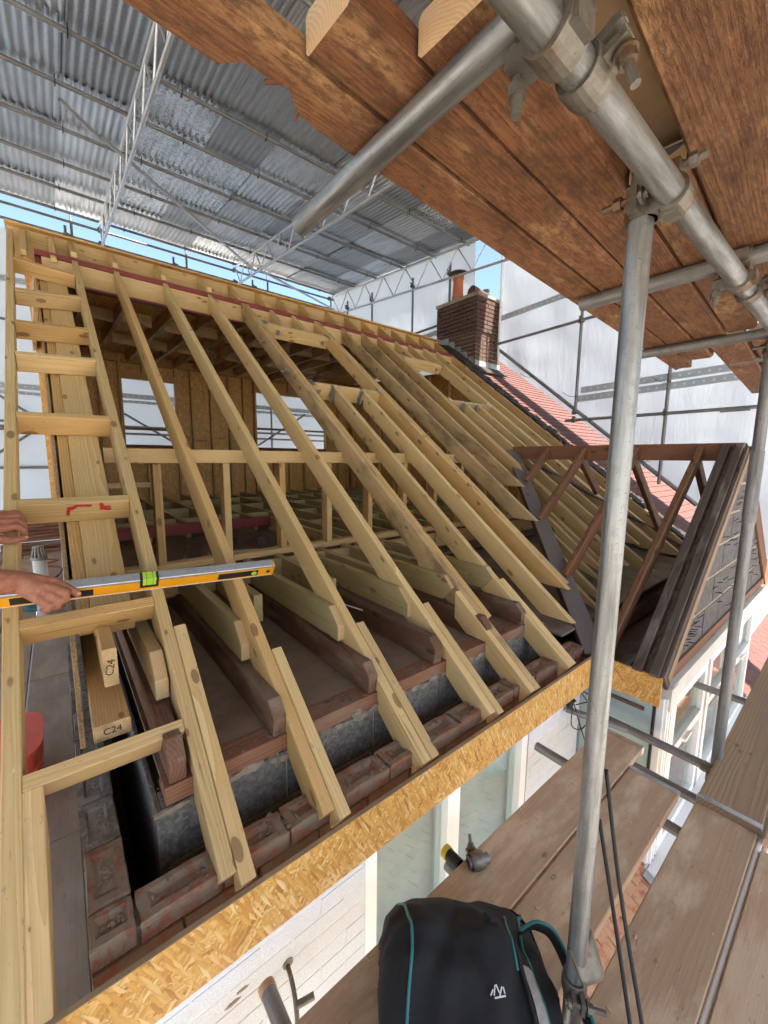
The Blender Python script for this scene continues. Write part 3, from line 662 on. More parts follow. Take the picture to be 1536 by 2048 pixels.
for y in (4.4, 5.5, 6.6, 7.7):
    for r_ in range(14):
        x = .374+.4*r_
        if y < 5 and x < 2.1: continue
        beam('nogging', (x, y+.05*(r_ % 2), -.86), (x+.353, y+.05*(r_ % 2), -.86), .047, .15, 'green', floor)
box('red_floor_beam', .1, 2.1, 4.88, 4.98, -.88, -.76, 'redsteel', floor)
box('trimmer_joist', 2.1, 2.15, 3.13, 4.95, -.945, -.775, 'green', floor, axis='y')
box('lower_boarding', .2, 6., 3.15, 8.9, -1.14, -1.11, 'dust', floor)
for k in range(4): beam('old_board', (.35+.35*k, 3.2, -1.0+.01*k), (.75+.40*k, 4.8, -1.0+.01*k), .16, .03, 'oldgrey', floor)
for k in range(3): blob('insulation_quilt', (1.25+.45*k, 3.9+.1*k, -1.04), .28, .3, .07, 'insul', floor, 200+k)
def wirepath(c, n, sx, sy, z, seed):
    rd = random.Random(seed); return smoothpts([(c[0]+rd.uniform(-sx, sx), c[1]+rd.uniform(-sy, sy), z+rd.uniform(0, .06)) for _ in range(n)], 6)
for k in range(6): tag(rod('cable', wirepath((1.25+.12*k, 3.7, 0), 6, .35, .35, -.98, k), .005, 'wire', floor, 6), None, None)
rod('cable', smoothpts([(1.35, 2.4, -1.0), (1.4, 2.2, -.97), (1.5, 2.05, -1.0), (1.62, 2.0, -1.05)]), .005, 'wire', floor, 6)
# two stamped offcuts lying by the gable
def offcut(name, x0, x1, y0, y1, z0, z1, label, flat):
    t = thing(name, label, 'timber', ((x0+x1)/2, y0, z0))
    o = box('timber', x0, x1, y0, y1, z0, z1, 'pine_gold', t, .004, 'y')
    o.data.materials.append(M['stained'])
    for p in o.data.polygons:
        if p.center.x < .01 and p.normal.x < -.5: p.material_index = 1
    mw = Matrix.Translation(((x0+x1)/2, y0-.0012, (z0+z1)/2)) @ Matrix.Rotation(R(90), 4, 'X') @ (Matrix() if flat else Matrix.Rotation(R(80), 4, 'Z'))
    text('grade_stamp', 'C24', .032 if flat else .036, 'ink', mw, t); return t
offcut('offcut', .077, .122, 1.70, 2.9, -.845, -.70, 'upright pine offcut with its dark C24 stamped end beneath the nogging', False)
offcut('offcut', .028, .136, 1.56, 3.1, -.962, -.905, 'flat pine plank with C24 stamped along its dark lower end', True)

profile('party_wall', [(.95, rz(.95, .19)), (3.1, rz(3.1, .19)), (3.1, -3.), (.95, -3.)], 6.10, 6.19, 'gblock', house)
box('eaves_ceiling', 2.63, 6.08, 1.25, 8.9, -1.22, -1.20, 'dust', house)

# ================================================================ REAR DORMER
dor = thing('rear_dormer', 'rear dormer wall of studs and strand board with two window openings', 'dormer', (3, 9, -1.0))
YB = 9.0; CZ = 1.72
W1, W2 = (1.07, 1.96), (3.62, 5.42); WZ0, WZ1 = .21, 1.43
for xa, xb, za, zb in ((-.1, W1[0], -1.3, 1.9), (W1[0], W1[1], -1.3, WZ0), (W1[0], W1[1], WZ1, 1.9), (W1[1], W2[0], -1.3, 1.9), (W2[0], W2[1], -1.3, WZ0), (W2[0], W2[1], WZ1, 1.9), (W2[1], 6.4, -1.3, 1.9)):
    n = max(1, round((xb-xa)/.62))
    for k in range(n): box('sheathing_panel', xa+(xb-xa)*k/n, xa+(xb-xa)*(k+1)/n-.004, YB+.10, YB+.118, za, zb, 'osbdull', dor)
for x in (-.05, .35, .7, 1.02, 1.96, 2.25, 2.62, 3.0, 3.32, 3.57, 5.42, 5.8, 6.2): box('stud', x, x+.047, YB, YB+.095, -.9, 1.72, 'pine_gold', dor, axis='z')
for x in (1.4, 4.0, 4.4, 4.8, 5.2): box('stud', x, x+.047, YB, YB+.095, -.9, WZ0-.05, 'pine_gold', dor, axis='z'); box('stud', x, x+.047, YB, YB+.095, WZ1+.1, 1.72, 'pine_gold', dor, axis='z')
for xa, xb in (W1, W2): box('window_sill', xa, xb, YB, YB+.12, WZ0-.05, WZ0, 'old', dor); box('lintel', xa, xb, YB, YB+.095, WZ1, WZ1+.10, 'pine_gold', dor)
for z in (-.92, 1.74): box('wall_rail', -.1, 6.4, YB-.002, YB+.097, z-.024, z+.024, 'pine_gold', dor)
for k, x in enumerate((2.02, 2.3, 2.67, 3.05)): box('nogging', x, x+.25, YB, YB+.09, .38-.06*(k % 2), .42-.06*(k % 2), 'pine_gold', dor)
for r_ in range(13):
    x = -.02+.40*r_+(.1 if r_ > 2 else 0)
    beam('ceiling_joist', (x+.02, 5.41, CZ+.085), (x-.1, YB+.1, CZ+.085), .047, .17, 'stained', dor)
for y in (6.5, 7.7):
    for r_ in range(12): beam('nogging', (.03+.40*r_+(.1 if r_ > 2 else 0), y+.06*(r_ % 2), CZ+.09), (.37+.40*r_+(.1 if r_ > 2 else 0), y+.06*(r_ % 2), CZ+.09), .047, .15, 'stained', dor)
box('roof_deck', -.1, 6.4, 5.42, YB+.3, CZ+.172, CZ+.19, 'osbdull', dor)
profile('cheek_panel', [(3.1, rz(3.1, .2)), (5.25, 1.68), (YB+.1, 1.9), (YB+.1, -1.4), (3.1, -1.4)], 6.20, 6.22, 'osbdull', dor)
for k in range(11): y = 3.3+.55*k; box('cheek_stud', 6.11, 6.20, y, y+.047, -.9, min(1.66, rz(y, .21)) if y < 5.3 else 1.69, 'pine_gold', dor, axis='z')
box('cheek_panel', .06, .08, 5.4, YB+.1, -1.4, 1.9, 'osbdull', dor, axis='y')

# ================================================================ FRONT GABLE (old timbers, block gable)
gab = thing('front_gable', 'old stripped front gable roof with orange rafters and grey block gable wall', 'gable roof', (4.5, .7, -1.3))
GX, GZ, GS = 4.5, .155, .8
def gl(x): return GZ-abs(x-GX)*GS
box('gable_ridge', GX-.016, GX+.016, .72, 2.93, .0, .155, 'oldraf', gab, axis='y')
for y, xe in ((2.455, 4.05), (2.03, 3.62), (1.52, 3.17), (1.01, 2.76)):
    beam('gable_rafter', (GX-.02, y, gl(GX)-.06), (xe, y, gl(xe)-.055), .05, .10, 'oldraf', gab, (-.62, 0, .78), .009)
for y, xe in ((2.13, 5.1), (1.60, 5.7), (1.07, 6.2)):
    beam('gable_rafter', (GX+.02, y, gl(GX)-.06), (xe, y, gl(xe)-.055), .05, .10, 'oldraf', gab, (.62, 0, .78), .006)
for y, m, h in ((.835, 'oldgrey', .11), (.742, 'oldgrey', .12)):
    beam('barge_rafter', (GX-.02, y, gl(GX)-.05), (2.72, y-.03, gl(2.72)-.05), .055, h, m, gab, (-.62, 0, .78), .006)
    beam('barge_rafter', (GX+.02, y, gl(GX)-.05), (6.25, y-.03, gl(6.25)-.05), .055, h, m, gab, (.62, 0, .78), .006)
beam('mortar_fillet', (GX-.03, .788, gl(GX)-.10), (2.75, .76, gl(2.75)-.10), .045, .10, 'debris', gab, (-.62, 0, .78), .02)
beam('barge_board', (GX-.02, .697, gl(GX)-.09), (2.75, .672, gl(2.75)-.09), .022, .16, 'oldgrey', gab, (-.62, 0, .78))
beam('barge_batten', (GX-.02, .682, gl(GX)-.10), (2.78, .660, gl(2.78)-.10), .012, .07, 'boardtan', gab, (-.62, 0, .78))
beam('barge_board', (GX+.02, .697, gl(GX)-.09), (6.25, .672, gl(6.25)-.09), .022, .16, 'oldraf', gab, (.62, 0, .78))
profile_pts = []
me_v = [(GX, .6962, gl(GX)-.16), (2.95, .6962, -1.31), (6.05, .6962, -1.31), (GX, .76, gl(GX)-.16), (2.95, .76, -1.31), (6.05, .76, -1.31)]
raw('gable_bed', me_v, [(0, 1, 2), (3, 5, 4), (1, 4, 5, 2), (0, 3, 4, 1), (0, 2, 5, 3)], 'mortart', gab)
def clipblock(x0, x1, z0, z1):
    poly = [(x0, z0), (x1, z0), (x1, z1), (x0, z1)]
    for s in (-1, 1):                               # keep under both slopes
        out = []
        fn = lambda p: (GZ-.175-(p[0]-GX)*s*GS)-p[1]
        for a, b in zip(poly, poly[1:]+poly[:1]):
            fa_, fb_ = fn(a), fn(b)
            if fa_ >= 0: out.append(a)
            if fa_*fb_ < 0: t = fa_/(fa_-fb_); out.append((a[0]+(b[0]-a[0])*t, a[1]+(b[1]-a[1])*t))
        poly = out
        if len(poly) < 3: return None
    return poly
for row in range(7):
    z0 = -1.300+.225*row; off = .22*(row % 2)+.03*row
    for k in range(9):
        pl = clipblock(2.75+.45*k-off, 2.75+.45*k-off+.432, z0, z0+.205)
        if not pl: continue
        n = len(pl); d = .6925+jit(.002)
        raw('block', [(x, d, z) for x, z in pl]+[(x, .72, z) for x, z in pl], [tuple(range(n))]+[(i, n+i, n+(i+1) % n, (i+1) % n) for i in range(n)], 'gblock', gab)
nl = bmesh.new()
for k in range(60):
    x = random.uniform(3.1, 5.6); z = random.uniform(-1.25, gl(x)-.25)
    if z < -1.28: continue
    bmesh.ops.create_cone(nl, segments=5, radius1=.003, radius2=.003, depth=.045, cap_ends=True, matrix=Matrix.Translation((x, .675, z)) @ Matrix.Rotation(R(60)+jit(.4), 4, 'X') @ Matrix.Rotation(jit(.8), 4, 'Y'))
o = bmobj('nails', nl, 'ink', gab); o['kind'] = 'stuff'
nl = bmesh.new()
for y, xe in ((2.03, 3.62), (1.52, 3.17), (1.01, 2.76)):
    for k in range(14):
        t = (k+.5)/14; x = GX-.05+(xe-GX+.1)*t
        bmesh.ops.create_cone(nl, segments=5, radius1=.0022, radius2=.0022, depth=.06, cap_ends=True, matrix=Matrix.Translation((x, y+jit(.02), gl(x)+.01)) @ Matrix.Rotation(R(-50)+jit(.5), 4, 'Y'))
o = bmobj('nails', nl, 'ink', gab); o['kind'] = 'stuff'
for k in range(12): blob('mortar_lump', (2.85+.13*k, .79, gl(2.85+.13*k)-.07), .05, .03, .04, 'debris', gab, 300+k)
beam('gable_plate', (2.80, .700, -1.335), (6.2, .700, -1.335), .05, .075, 'oldraf', gab)
for y in (.85, 1.3): beam('tie_beam', (2.74, y, -1.42), (6.2, y, -1.42), .06, .16, 'old', gab)
beam('old_eaves_plate', (2.735, .74, -1.385), (2.735, 1.5, -1.385), .05, .10, 'old', gab)
box('dark_ceiling', 2.74, 6.2, .76, 3.9, -1.56, -1.54, 'old', gab)
# ---- bay window under the gable
bay = thing('bay_window', 'white plastic bay window with a teal side pane under the block gable', 'bay window', (2.75, .66, -4.2))
box('side_pane', 2.755, 2.762, .715, 1.14, -2.55, -1.475, 'tealglass', bay, .001, 'y')
box('side_head', 2.745, 2.78, .70, 1.14, -1.475, -1.43, 'white', bay, axis='y')
box('side_seal', 2.750, 2.764, .70, .716, -2.55, -1.47, 'blackrub', bay, axis='z')
box('corner_post', 2.77, 2.86, .665, .725, -2.6, -1.45, 'white', bay, axis='z')
for k in range(3): box('corner_trim', 2.79+.05*k, 2.815+.05*k, .650, .667, -2.6, -1.45, 'white', bay, axis='z')
box('head_fascia', 2.86, 6.0, .645, .70, -1.50, -1.385, 'cream', bay); box('head_fascia_cap', 2.80, 2.93, .638, .70, -1.53, -1.388, 'cream', bay)
for xa, xb in ((2.94, 3.78), (3.86, 4.7), (4.78, 5.6)):
    for a, b, c, d in ((xa, xb, -1.58, -1.505), (xa, xb, -1.96, -1.90), (xa, xb, -2.62, -2.55)): box('frame', a, b, .655, .71, c, d, 'white', bay)
    for a, b in ((xa, xa+.07), (xb-.07, xb)): box('frame', a, b, .653, .712, -2.55, -1.58, 'white', bay, axis='z')
    for c, d in ((-1.90, -1.58), (-2.55, -1.96)): box('pane', xa+.07, xb-.07, .685, .691, c, d, 'glass', bay, .0005)
    beam('handle', (xa+.3, .64, -1.93), (xa+.45, .64, -1.93), .02, .02, 'white', bay)
box('sill', 2.76, 5.8, .52, .68, -2.66, -2.622, 'white', bay); box('sill_front', 2.76, 5.8, .50, .53, -2.74, -2.66, 'white', bay)
box('inside_shade', 2.80, 5.9, 1.0, 1.03, -2.8, -1.5, 'interior', bay)
box('inside_sill', 2.80, 5.9, .72, 1.0, -2.68, -2.64, 'white', bay)

# ---- tiled roofs: lower bay roof, neighbour's roof
def tilemesh(L, W, T=.012):
    v, f = cbox(L, W, T, .002); me = bpy.data.meshes.new('tile'); me.from_pydata(v, [], f); return me
TM = tilemesh(.165*1.35, .162)
def tileroof(parent, x0, x1, p0, d, n, rows, gauge, w, mat, stag=.5, sk=1, lim=300):
    """rows of plain tiles; p0 lowest point, d = unit direction up the slope, n = normal"""
    cnt = 0; rest = bmesh.new(); d = Vector(d); n = Vector(n)
    v, f = cbox(gauge*1.35, w-.006, .018, .003)
    key = 'tile%s%.3f' % (mat, w)
    if key not in MC: me = bpy.data.meshes.new('tile'); me.from_pydata(v, [], f); me.materials.append(M[mat]); MC[key] = me
    for r_ in range(rows):
        k = 0
        while True:
            x = x0+w*(k+stag*(r_ % 2)); k += 1
            if x+w > x1: break
            o = Vector((x+w/2, 0, 0))+Vector((0, p0[0], p0[1]))+d*gauge*r_+n*(.0045*1+jit(.0012))
            mw = frame(o, (d-n*.10).normalized(), n) @ Matrix.Rotation(jit(.012), 4, 'Z')
            if cnt < lim: ob = bpy.data.objects.new('tile', MC[key]); link(ob, parent); place(ob, mw, parent); cnt += 1
            else:
                base = len(rest.verts); vs = [rest.verts.new(mw @ Vector(q)) for q in v]
                for q in f: rest.faces.new([vs[j] for j in q])
    if len(rest.verts): ob = bmobj('tiles_beyond', rest, mat, parent); ob['kind'] = 'stuff'
    else: rest.free()
lr = thing('bay_roof', 'weathered orange tiled roof glimpsed below the scaffold boards', 'tiled roof', (3, 0, -4.))
a_ = R(38); dU = Vector((0, math.cos(a_), math.sin(a_))); dN = Vector((0, -math.sin(a_), math.cos(a_)))
b_ = R(30); eU = Vector((0, math.cos(b_), math.sin(b_))); eN = Vector((0, -math.sin(b_), math.cos(b_)))
tileroof(lr, .95, 5.9, (-.33, -3.215), eU, eN, 14, .115, .165, 'tileold', lim=300)
profile('roof_deck', [(-.4, -3.29), (1.12, -3.29+1.52*math.tan(b_)), (1.12, -3.5+1.52*math.tan(b_)), (-.4, -3.5)], .95, 5.9, 'old', lr, b_)
beam('lead_apron', (2.70, .575, -2.672), (5.85, .575, -2.672), .20, .006, 'lead', lr, eN)
nb = thing('neighbour_roof', 'sunlit red plain tiled roof slope beside the chimney', 'tiled roof', (6.6, 3, -1.3))
Ud, Nd = Vector((0, CS, SN)), UPS
tileroof(nb, 6.20, 8.9, (.85, rz(.85)-.02), Ud, Nd, 54, .115, .175, 'tile', lim=300)
profile('roof_deck', [(.8, rz(.8, .05)), (5.9, rz(5.9, .05)), (5.9, rz(5.9, .2)), (.8, rz(.8, .2))], 6.18, 9., 'old', nb, ANG)
for k in range(58):
    y = .95+.082*k
    beam('verge_tile', rp(6.02+jit(.03), y, -.02+jit(.02)), rp(6.23+jit(.02), y+.006+jit(.02), -.025+jit(.015)), .105, .018, 'tiledark', nb, UPS)
profile('verge_felt', [(1., rz(1., .03)), (5.3, rz(5.3, .03)), (5.3, rz(5.3, .17)), (1., rz(1., .17))], 6.09, 6.17, 'felt', nb, ANG)
nbh = thing('neighbour_house', 'neighbouring house front with a white casement beyond the far pole', 'house', (9, 1.2, -5.4))
box('wall', 6.9, 12., 1.25, 1.35, -5.4, -1.4, 'whitebrick', nbh)
window('', 7.0, 8.5, 1.2, -2.35, -1.50, '', [(7.7, 7.78)], nbh)
box('lead_strip', 6.8, 9., .9, 1.2, -2.62, -2.5, 'lead', nbh)
nbp = thing('neighbour_porch_roof', 'bright pink red tiled porch roof below the far scaffold pole', 'tiled roof', (7, .5, -3.2))
tileroof(nbp, 5.9, 9.2, (-.4, -3.55), dU, dN, 13, .125, .19, 'tile', lim=300)
profile('porch_deck', [(-.4, -3.60), (1.0, -3.60+1.4*math.tan(a_)), (1.0, -3.8+1.4*math.tan(a_)), (-.4, -3.8)], 5.9, 9.2, 'old', nbp, a_)

# ---- chimney
ch = thing('chimney_stack', 'brown brick chimney stack with oversailing courses and mortar cap', 'chimney', (6.65, 5.5, 1.7))
CX0, CX1, CY0, CY1 = 6.30, 7.05, 5.03, 5.98
box('core', CX0+.012, CX1-.012, CY0+.012, CY1-.012, 1.5, 3.0, 'mortart', ch)
v, f = cbox(.215, .10, .063, .003); CB = bpy.data.meshes.new('chimney_brick'); CB.from_pydata([(x-.1075, y, z) for x, y, z in v], [], f)
v, f = cbox(.1025, .10, .063, .003); CBH = bpy.data.meshes.new('chimney_header'); CBH.from_pydata([(x-.05, y, z) for x, y, z in v], [], f)
for row in range(20):
    z = 1.52+.075*row; ov = .032 if row in (12, 13, 14, 15, 16, 17, 18, 19) else 0.
    for face in range(4):
        horiz = face in (0, 2); a0, a1 = (CX0-ov, CX1+ov) if horiz else (CY0-ov, CY1+ov); L = a1-a0; p = a0+(.0 if row % 2 else -.1125); 
        while p < a1-.02:
            s, e = max(p, a0), min(p+.215, a1)
            if e-s > .04:
                c = (s+e)/2; sc = (e-s)/.215
                if face == 0: mw = Matrix.Translation((c, CY0-ov+.05, z))
                elif face == 2: mw = Matrix.Translation((c, CY1+ov-.05, z))
                elif face == 1: mw = Matrix.Translation((CX0-ov+.0505, c, z)) @ Matrix.Rotation(R(90), 4, 'Z')
                else: mw = Matrix.Translation((CX1+ov-.0505, c, z)) @ Matrix.Rotation(R(90), 4, 'Z')
                inst('brick', CB, 'chimbrick', ch, mw @ Matrix.Diagonal((sc, 1, 1, 1)) @ Matrix.Translation((0, jit(.003), jit(.002))))
            p += .225
box('cap_slab', CX0-.05, CX1+.05, CY0-.05, CY1+.05, 2.995, 3.06, 'mortar', ch, .012)
fl = bmesh.new()
a = [fl.verts.new(p) for p in ((CX0-.03, CY0-.03, 3.058), (CX1+.03, CY0-.03, 3.058), (CX1+.03, CY1+.03, 3.058), (CX0-.03, CY1+.03, 3.058))]
b = [fl.verts.new(p) for p in ((CX0+.2, CY0+.22, 3.17), (CX1-.2, CY0+.22, 3.17), (CX1-.2, CY1-.22, 3.17), (CX0+.2, CY1-.22, 3.17))]
for k in range(4): fl.faces.new((a[k], a[(k+1) % 4], b[(k+1) % 4], b[k]))
fl.faces.new(b); bmobj('cap_flaunching', fl, 'mortar', ch)
# stepped lead flashing on the near side and an apron
st = [(5.0, 1.73), (5.0, 1.93)]; y = 5.03
fv = []
for k in range(6): y0 = 5.03+.16*k; zt = rz(y0)+.13; fv.append((y0, y0+.17, rz(y0)-.12, rz(y0+.17)-.12, zt+.06, zt+.10))
for k, (y0, y1, za, zb, zc, zd) in enumerate(fv): profile('stepped_flashing', [(y0, za), (y1, zb), (y1, zd), (y0+.03, zc+.02)], CX0-.008-.001*k, CX0-.004-.001*k, 'lead', ch)
box('front_flashing', CX0-.01, CX1+.02, CY0-.012, CY0-.006, 1.72, 1.86, 'lead', ch)
beam('lead_roll', (6.22, 5.55, rz(5.55)+.03), (6.28, 4.85, rz(4.85)+.04), .16, .05, 'felt', ch, UPS, .015)
beam('lead_roll', (6.2, 4.93, rz(4.93)+.04), (7.1, 4.93, rz(4.93)+.05), .22, .04, 'felt', ch, UPS, .015)
pot = thing('chimney_pot', 'tall terracotta chimney pot with a brown disc cowl', 'chimney pot', (6.55, 5.72, 3.1))
lathe('pot', [(.0, .0), (.135, .0), (.128, .06), (.108, .16), (.10, .30), (.10, .44), (.112, .445), (.112, .475), (.10, .48), (.10, .53)], 'terra', (6.55, 5.72, 3.1), pot)
lathe('cowl_disc', [(.0, -.02), (.165, -.03), (.172, -.015), (.03, .035), (.0, .035)], 'cowl', (6.55, 5.72, 3.69), pot)
for k in range(4): a = k*math.pi/2+.4; beam('cowl_strap', (6.55+.1*math.cos(a), 5.72+.1*math.sin(a), 3.53), (6.55+.1*math.cos(a), 5.72+.1*math.sin(a), 3.68), .02, .012, 'cowl', pot, (1, 0, 0))
p2 = thing('chimney_pot', 'low dark brown hooded pot lying on the near end of the chimney', 'chimney pot', (6.6, 5.30, 3.1))
hv = lathe('hood', [(.0, .0), (.10, .0), (.105, .02), (.105, .42), (.09, .44), (.0, .44)], 'cowl', (6.45, 5.30, 3.20), p2, 24, (.97, -.1, -.18)); lathe('base', [(.12, 0), (.10, .08)], 'cowl', (6.62, 5.28, 3.08), p2)
p3 = thing('chimney_pot', 'short grey metal flue cap behind the brown hooded pot', 'chimney pot', (6.95, 5.35, 3.1))
lathe('flue', [(.055, 0), (.055, .22)], 'galvdull', (6.95, 5.33, 3.08), p3); lathe('cap', [(.0, .0), (.075, .0), (.075, .03), (.0, .04)], 'galvdull', (6.95, 5.33, 3.31), p3)

# ================================================================ TEMPORARY TIN ROOF
TA = math.atan(.09); TS = .09
def tz(y): return 3.644+TS*y
tr = thing('temporary_roof', 'corrugated tin temporary roof on scaffold purlins and lattice beams', 'temporary roof', (1, 4, 3.9))
def corr(L, W=.87, waves=11, amp=.010):
    n = waves*6+1; v, f = [], []
    for j in (0, 1):
        for i in range(n): v.append((W*i/(n-1)-W/2, L*j, amp*math.sin(2*math.pi*i/6)))
    for i in range(n-1): f.append((i, i+1, n+i+1, n+i))
    me = bpy.data.meshes.new('corrugated_sheet'); me.from_pydata(v, [], f); me.materials.append(M['tin'])
    for p in me.polygons: p.use_smooth = True
    return me
PUR = [3.62-.97*k for k in range(1, 9)][::-1]+[3.62, 4.58, 5.52, 6.40, 7.36, 8.34, 9.27, 10.25]
TX0, TX1 = -5.2, 6.55
lens = {1: corr(1.12), 2: corr(2.12)}
rng = random.Random(11)
for c in range(15):
    x = TX0+.4+.79*c; i = 0; pi = rng.randrange(2)
    while i < len(PUR)-1:
        n = 1 if (i == 0 and pi) or i >= len(PUR)-2 else 2
        n = 1 if rng.random() < .2 else n
        y0 = PUR[i]-.10; me = lens[n]
        o = bpy.data.objects.new('corrugated_sheet', me); link(o, tr)
        place(o, frame((x+rng.uniform(-.012, .012), y0+rng.uniform(-.05, .04), tz(y0)+.045+.010*(i % 2)+rng.uniform(0, .006)), (1, rng.uniform(-.012, .012), rng.uniform(-.004, .004)), (0, -TS, 1)), tr); i += n
for y in PUR: tube('purlin', (TX0-.1, y, tz(y)), (TX1+.06, y, tz(y)), 'galvdull', tr, seg=10)
clip = None
for y in PUR[7:]:
    for k in range(9):
        x = -3.2+1.17*k+rng.uniform(-.2, .2)
        c_ = rod('hook_bolt', [(x, y-.03, tz(y)+.05), (x, y-.03, tz(y)-.03), (x, y+.03, tz(y)-.035), (x, y+.03, tz(y)+.01)], .006, 'ink', tr, 5, False)
def lattice(x, y0, y1, drop, h=.42, step=.62):
    a, b = Vector((x, y0, tz(y0)-drop)), Vector((x, y1, tz(y1)-drop)); dn = Vector((0, 0, -h))
    t = tube('lattice_chord', a, b, 'ali', tr, seg=10); t2 = tube('lattice_chord', a+dn, b+dn, 'ali', tr, seg=10)
    n = int((b-a).length/step); top = True
    for k in range(n):
        p, q = a.lerp(b, k/n), a.lerp(b, (k+.5)/n)+dn; r_ = a.lerp(b, (k+1)/n)
        tube('lattice_brace', p, q, 'ali', tr, r=.013, seg=8); tube('lattice_brace', q, r_, 'ali', tr, r=.013, seg=8)
for x in (-1.62, 1.05, 3.72): lattice(x, -4.1, 10.3, .05)
lattice(6.45, 2.6, 10.3, .05, .52, .75); lattice(-4.6, -4.1, 10.3, .05)
tube('wind_brace', (.75, 6.55, tz(6.5)-.30), (3.78, 9.2, tz(9.2)-.40), 'ali', tr, seg=10)
tube('wind_brace', (3.75, 9.0, tz(9.)-.40), (6.45, 10.2, tz(10.2)-.42), 'ali', tr, seg=10)
tube('wind_brace', (.78, 6.6, tz(6.5)-.32), (.35, 6.2, tz(6.2)-.28), 'ali', tr, seg=10)

# ---- scaffold couplers
def couplermesh():
    bm = bmesh.new()
    def sleeve(axis, c, r1, r2, w, seg=20):
        rings = []
        for x, r_ in ((-w/2, r1), (-w/2, r2), (w/2, r2), (w/2, r1)):
            ring = []
            for k in range(seg):
                a = 2*math.pi*k/seg; rr = r_*(1+(.10 if r_ == r2 and k % 10 in (0, 1, 9) else 0)); u, q = rr*math.cos(a), rr*math.sin(a)
                ring.append(bm.verts.new(Vector(c)+(Vector((x, u, q)) if axis == 'x' else Vector((u, x, q)))))
            rings.append(ring)
        for i in range(4):
            j = (i+1) % 4
            for k in range(seg): bm.faces.new((rings[i][k], rings[i][(k+1) % seg], rings[j][(k+1) % seg], rings[j][k]))
    def cone(p, ax, r_, L, seg=10):
        q = Vector(ax).to_track_quat('Z', 'Y').to_matrix().to_4x4(); bmesh.ops.create_cone(bm, segments=seg, radius1=r_, radius2=r_, depth=L, cap_ends=True, matrix=Matrix.Translation(p) @ q)
    def bx(p, s): bmesh.ops.create_cube(bm, size=1, matrix=Matrix.Translation(p) @ Matrix.Diagonal((*s, 1)))
    sleeve('x', (0, 0, 0), .0245, .031, .05); sleeve('y', (0, 0, .058), .0245, .031, .05)
    bx((0, 0, .029), (.05, .05, .02))
    for s in (-1,):
        bx((0, .042, 0), (.044, .034, .020)); cone((0, .052, -.014), (0, 0, 1), .0075, .085); cone((0, .052, -.026), (0, 0, 1), .0135, .014, 6); cone((0, .052, .018), (0, 0, 1), .016, .006)
        bx((.042, 0, .058), (.034, .044, .020)); cone((.052, 0, .066), (0, 0, 1), .0075, .08); cone((.052, 0, .086), (0, 0, 1), .0135, .014, 6)
    bx((0, -.034, .0), (.041, .012, .03)); bx((-.034, 0, .058), (.012, .041, .03))
    bmesh.ops.recalc_face_normals(bm, faces=bm.faces)
    me = bpy.data.meshes.new('coupler'); bm.to_mesh(me); bm.free(); me.materials.append(M['fit']); return me
CPL = couplermesh()
def coupler(parent, p, A, B):
    """first sleeve on the tube through p along A; second tube lies on the side given by B x A"""
    A = Vector(A); B = Vector(B); Z = A.cross(B).normalized(); A = A.normalized(); Bp = Z.cross(A)
    o = bpy.data.objects.new('coupler', CPL); link(o, parent)
    place(o, Matrix(((A.x, Bp.x, Z.x, p[0]), (A.y, Bp.y, Z.y, p[1]), (A.z, Bp.z, Z.z, p[2]), (0, 0, 0, 1))), parent); return o

def clampmesh():
    bm = bmesh.new(); seg = 24; rings = []
    for x, r_ in ((-.024, .0245), (-.026, .030), (-.012, .0325), (.012, .0325), (.026, .030), (.024, .0245)):
        rings.append([bm.verts.new((x, r_*math.cos(2*math.pi*k/seg), r_*math.sin(2*math.pi*k/seg))) for k in range(seg)])
    for i in range(6):
        for k in range(seg): bm.faces.new((rings[i][k], rings[i][(k+1) % seg], rings[(i+1) % 6][(k+1) % seg], rings[(i+1) % 6][k]))
    def cyl(p, r_, L, sg=12): bmesh.ops.create_cone(bm, segments=sg, radius1=r_, radius2=r_, depth=L, cap_ends=True, matrix=Matrix.Translation(p))
    for dz in (-.011, .011): bmesh.ops.create_cube(bm, size=1, matrix=Matrix.Translation((0, .043, dz)) @ Matrix.Diagonal((.040, .030, .010, 1)))
    cyl((0, .047, .018), .0065, .10); cyl((0, .047, .030), .012, .013, 6); cyl((0, .047, -.021), .013, .009, 16); cyl((0, .047, .0225), .0155, .003, 16)
    bmesh.ops.recalc_face_normals(bm, faces=bm.faces); me = bpy.data.meshes.new('band_clamp'); bm.to_mesh(me); bm.free(); me.materials.append(M['fit']); return me
CLM = clampmesh()
def clamp(parent, p, A, Zd):
    """band clamp round a tube along A with its bolt pointing along Zd"""
    o = bpy.data.objects.new('band_clamp', CLM); link(o, parent); place(o, frame(p, A, Zd), parent); return o

# ================================================================ FRONT SCAFFOLD (where the camera stands)
sf = thing('front_scaffold', 'galvanised tube scaffold standing close in front of the eaves', 'scaffold', (1.05, .39, -5.4))
SX, SY = .998, .3725; LY, LZ = .3145, .523
tube('standard', (SX, SY, -5.3), (SX, SY, .60), 'galv', sf, seg=32)
tube('standard', (2.63, .3725, -5.3), (2.63, .3725, 1.6), 'galvdull', sf, seg=24)
tube('joint_sleeve', (2.63, .3725, -.30), (2.63, .3725, .05), 'galvdull', sf, r=.0275, seg=24)
tube('standard', (-.75, .392, -5.3), (-.75, .392, .9), 'galv', sf, seg=20)
tube('ledger', (-1.2, LY, LZ), (5.6, LY, LZ), 'galv', sf, seg=32)
TZ = LZ+.058
tube('transom', (.528, .990, TZ), (.528, -.75, TZ), 'galv', sf, seg=32)
tube('transom', (1.59, .775, TZ), (1.59, -.75, TZ), 'galvdull', sf, seg=24)
tube('transom', (2.56, .92, TZ), (2.56, -.75, TZ), 'galvdull', sf, seg=20)
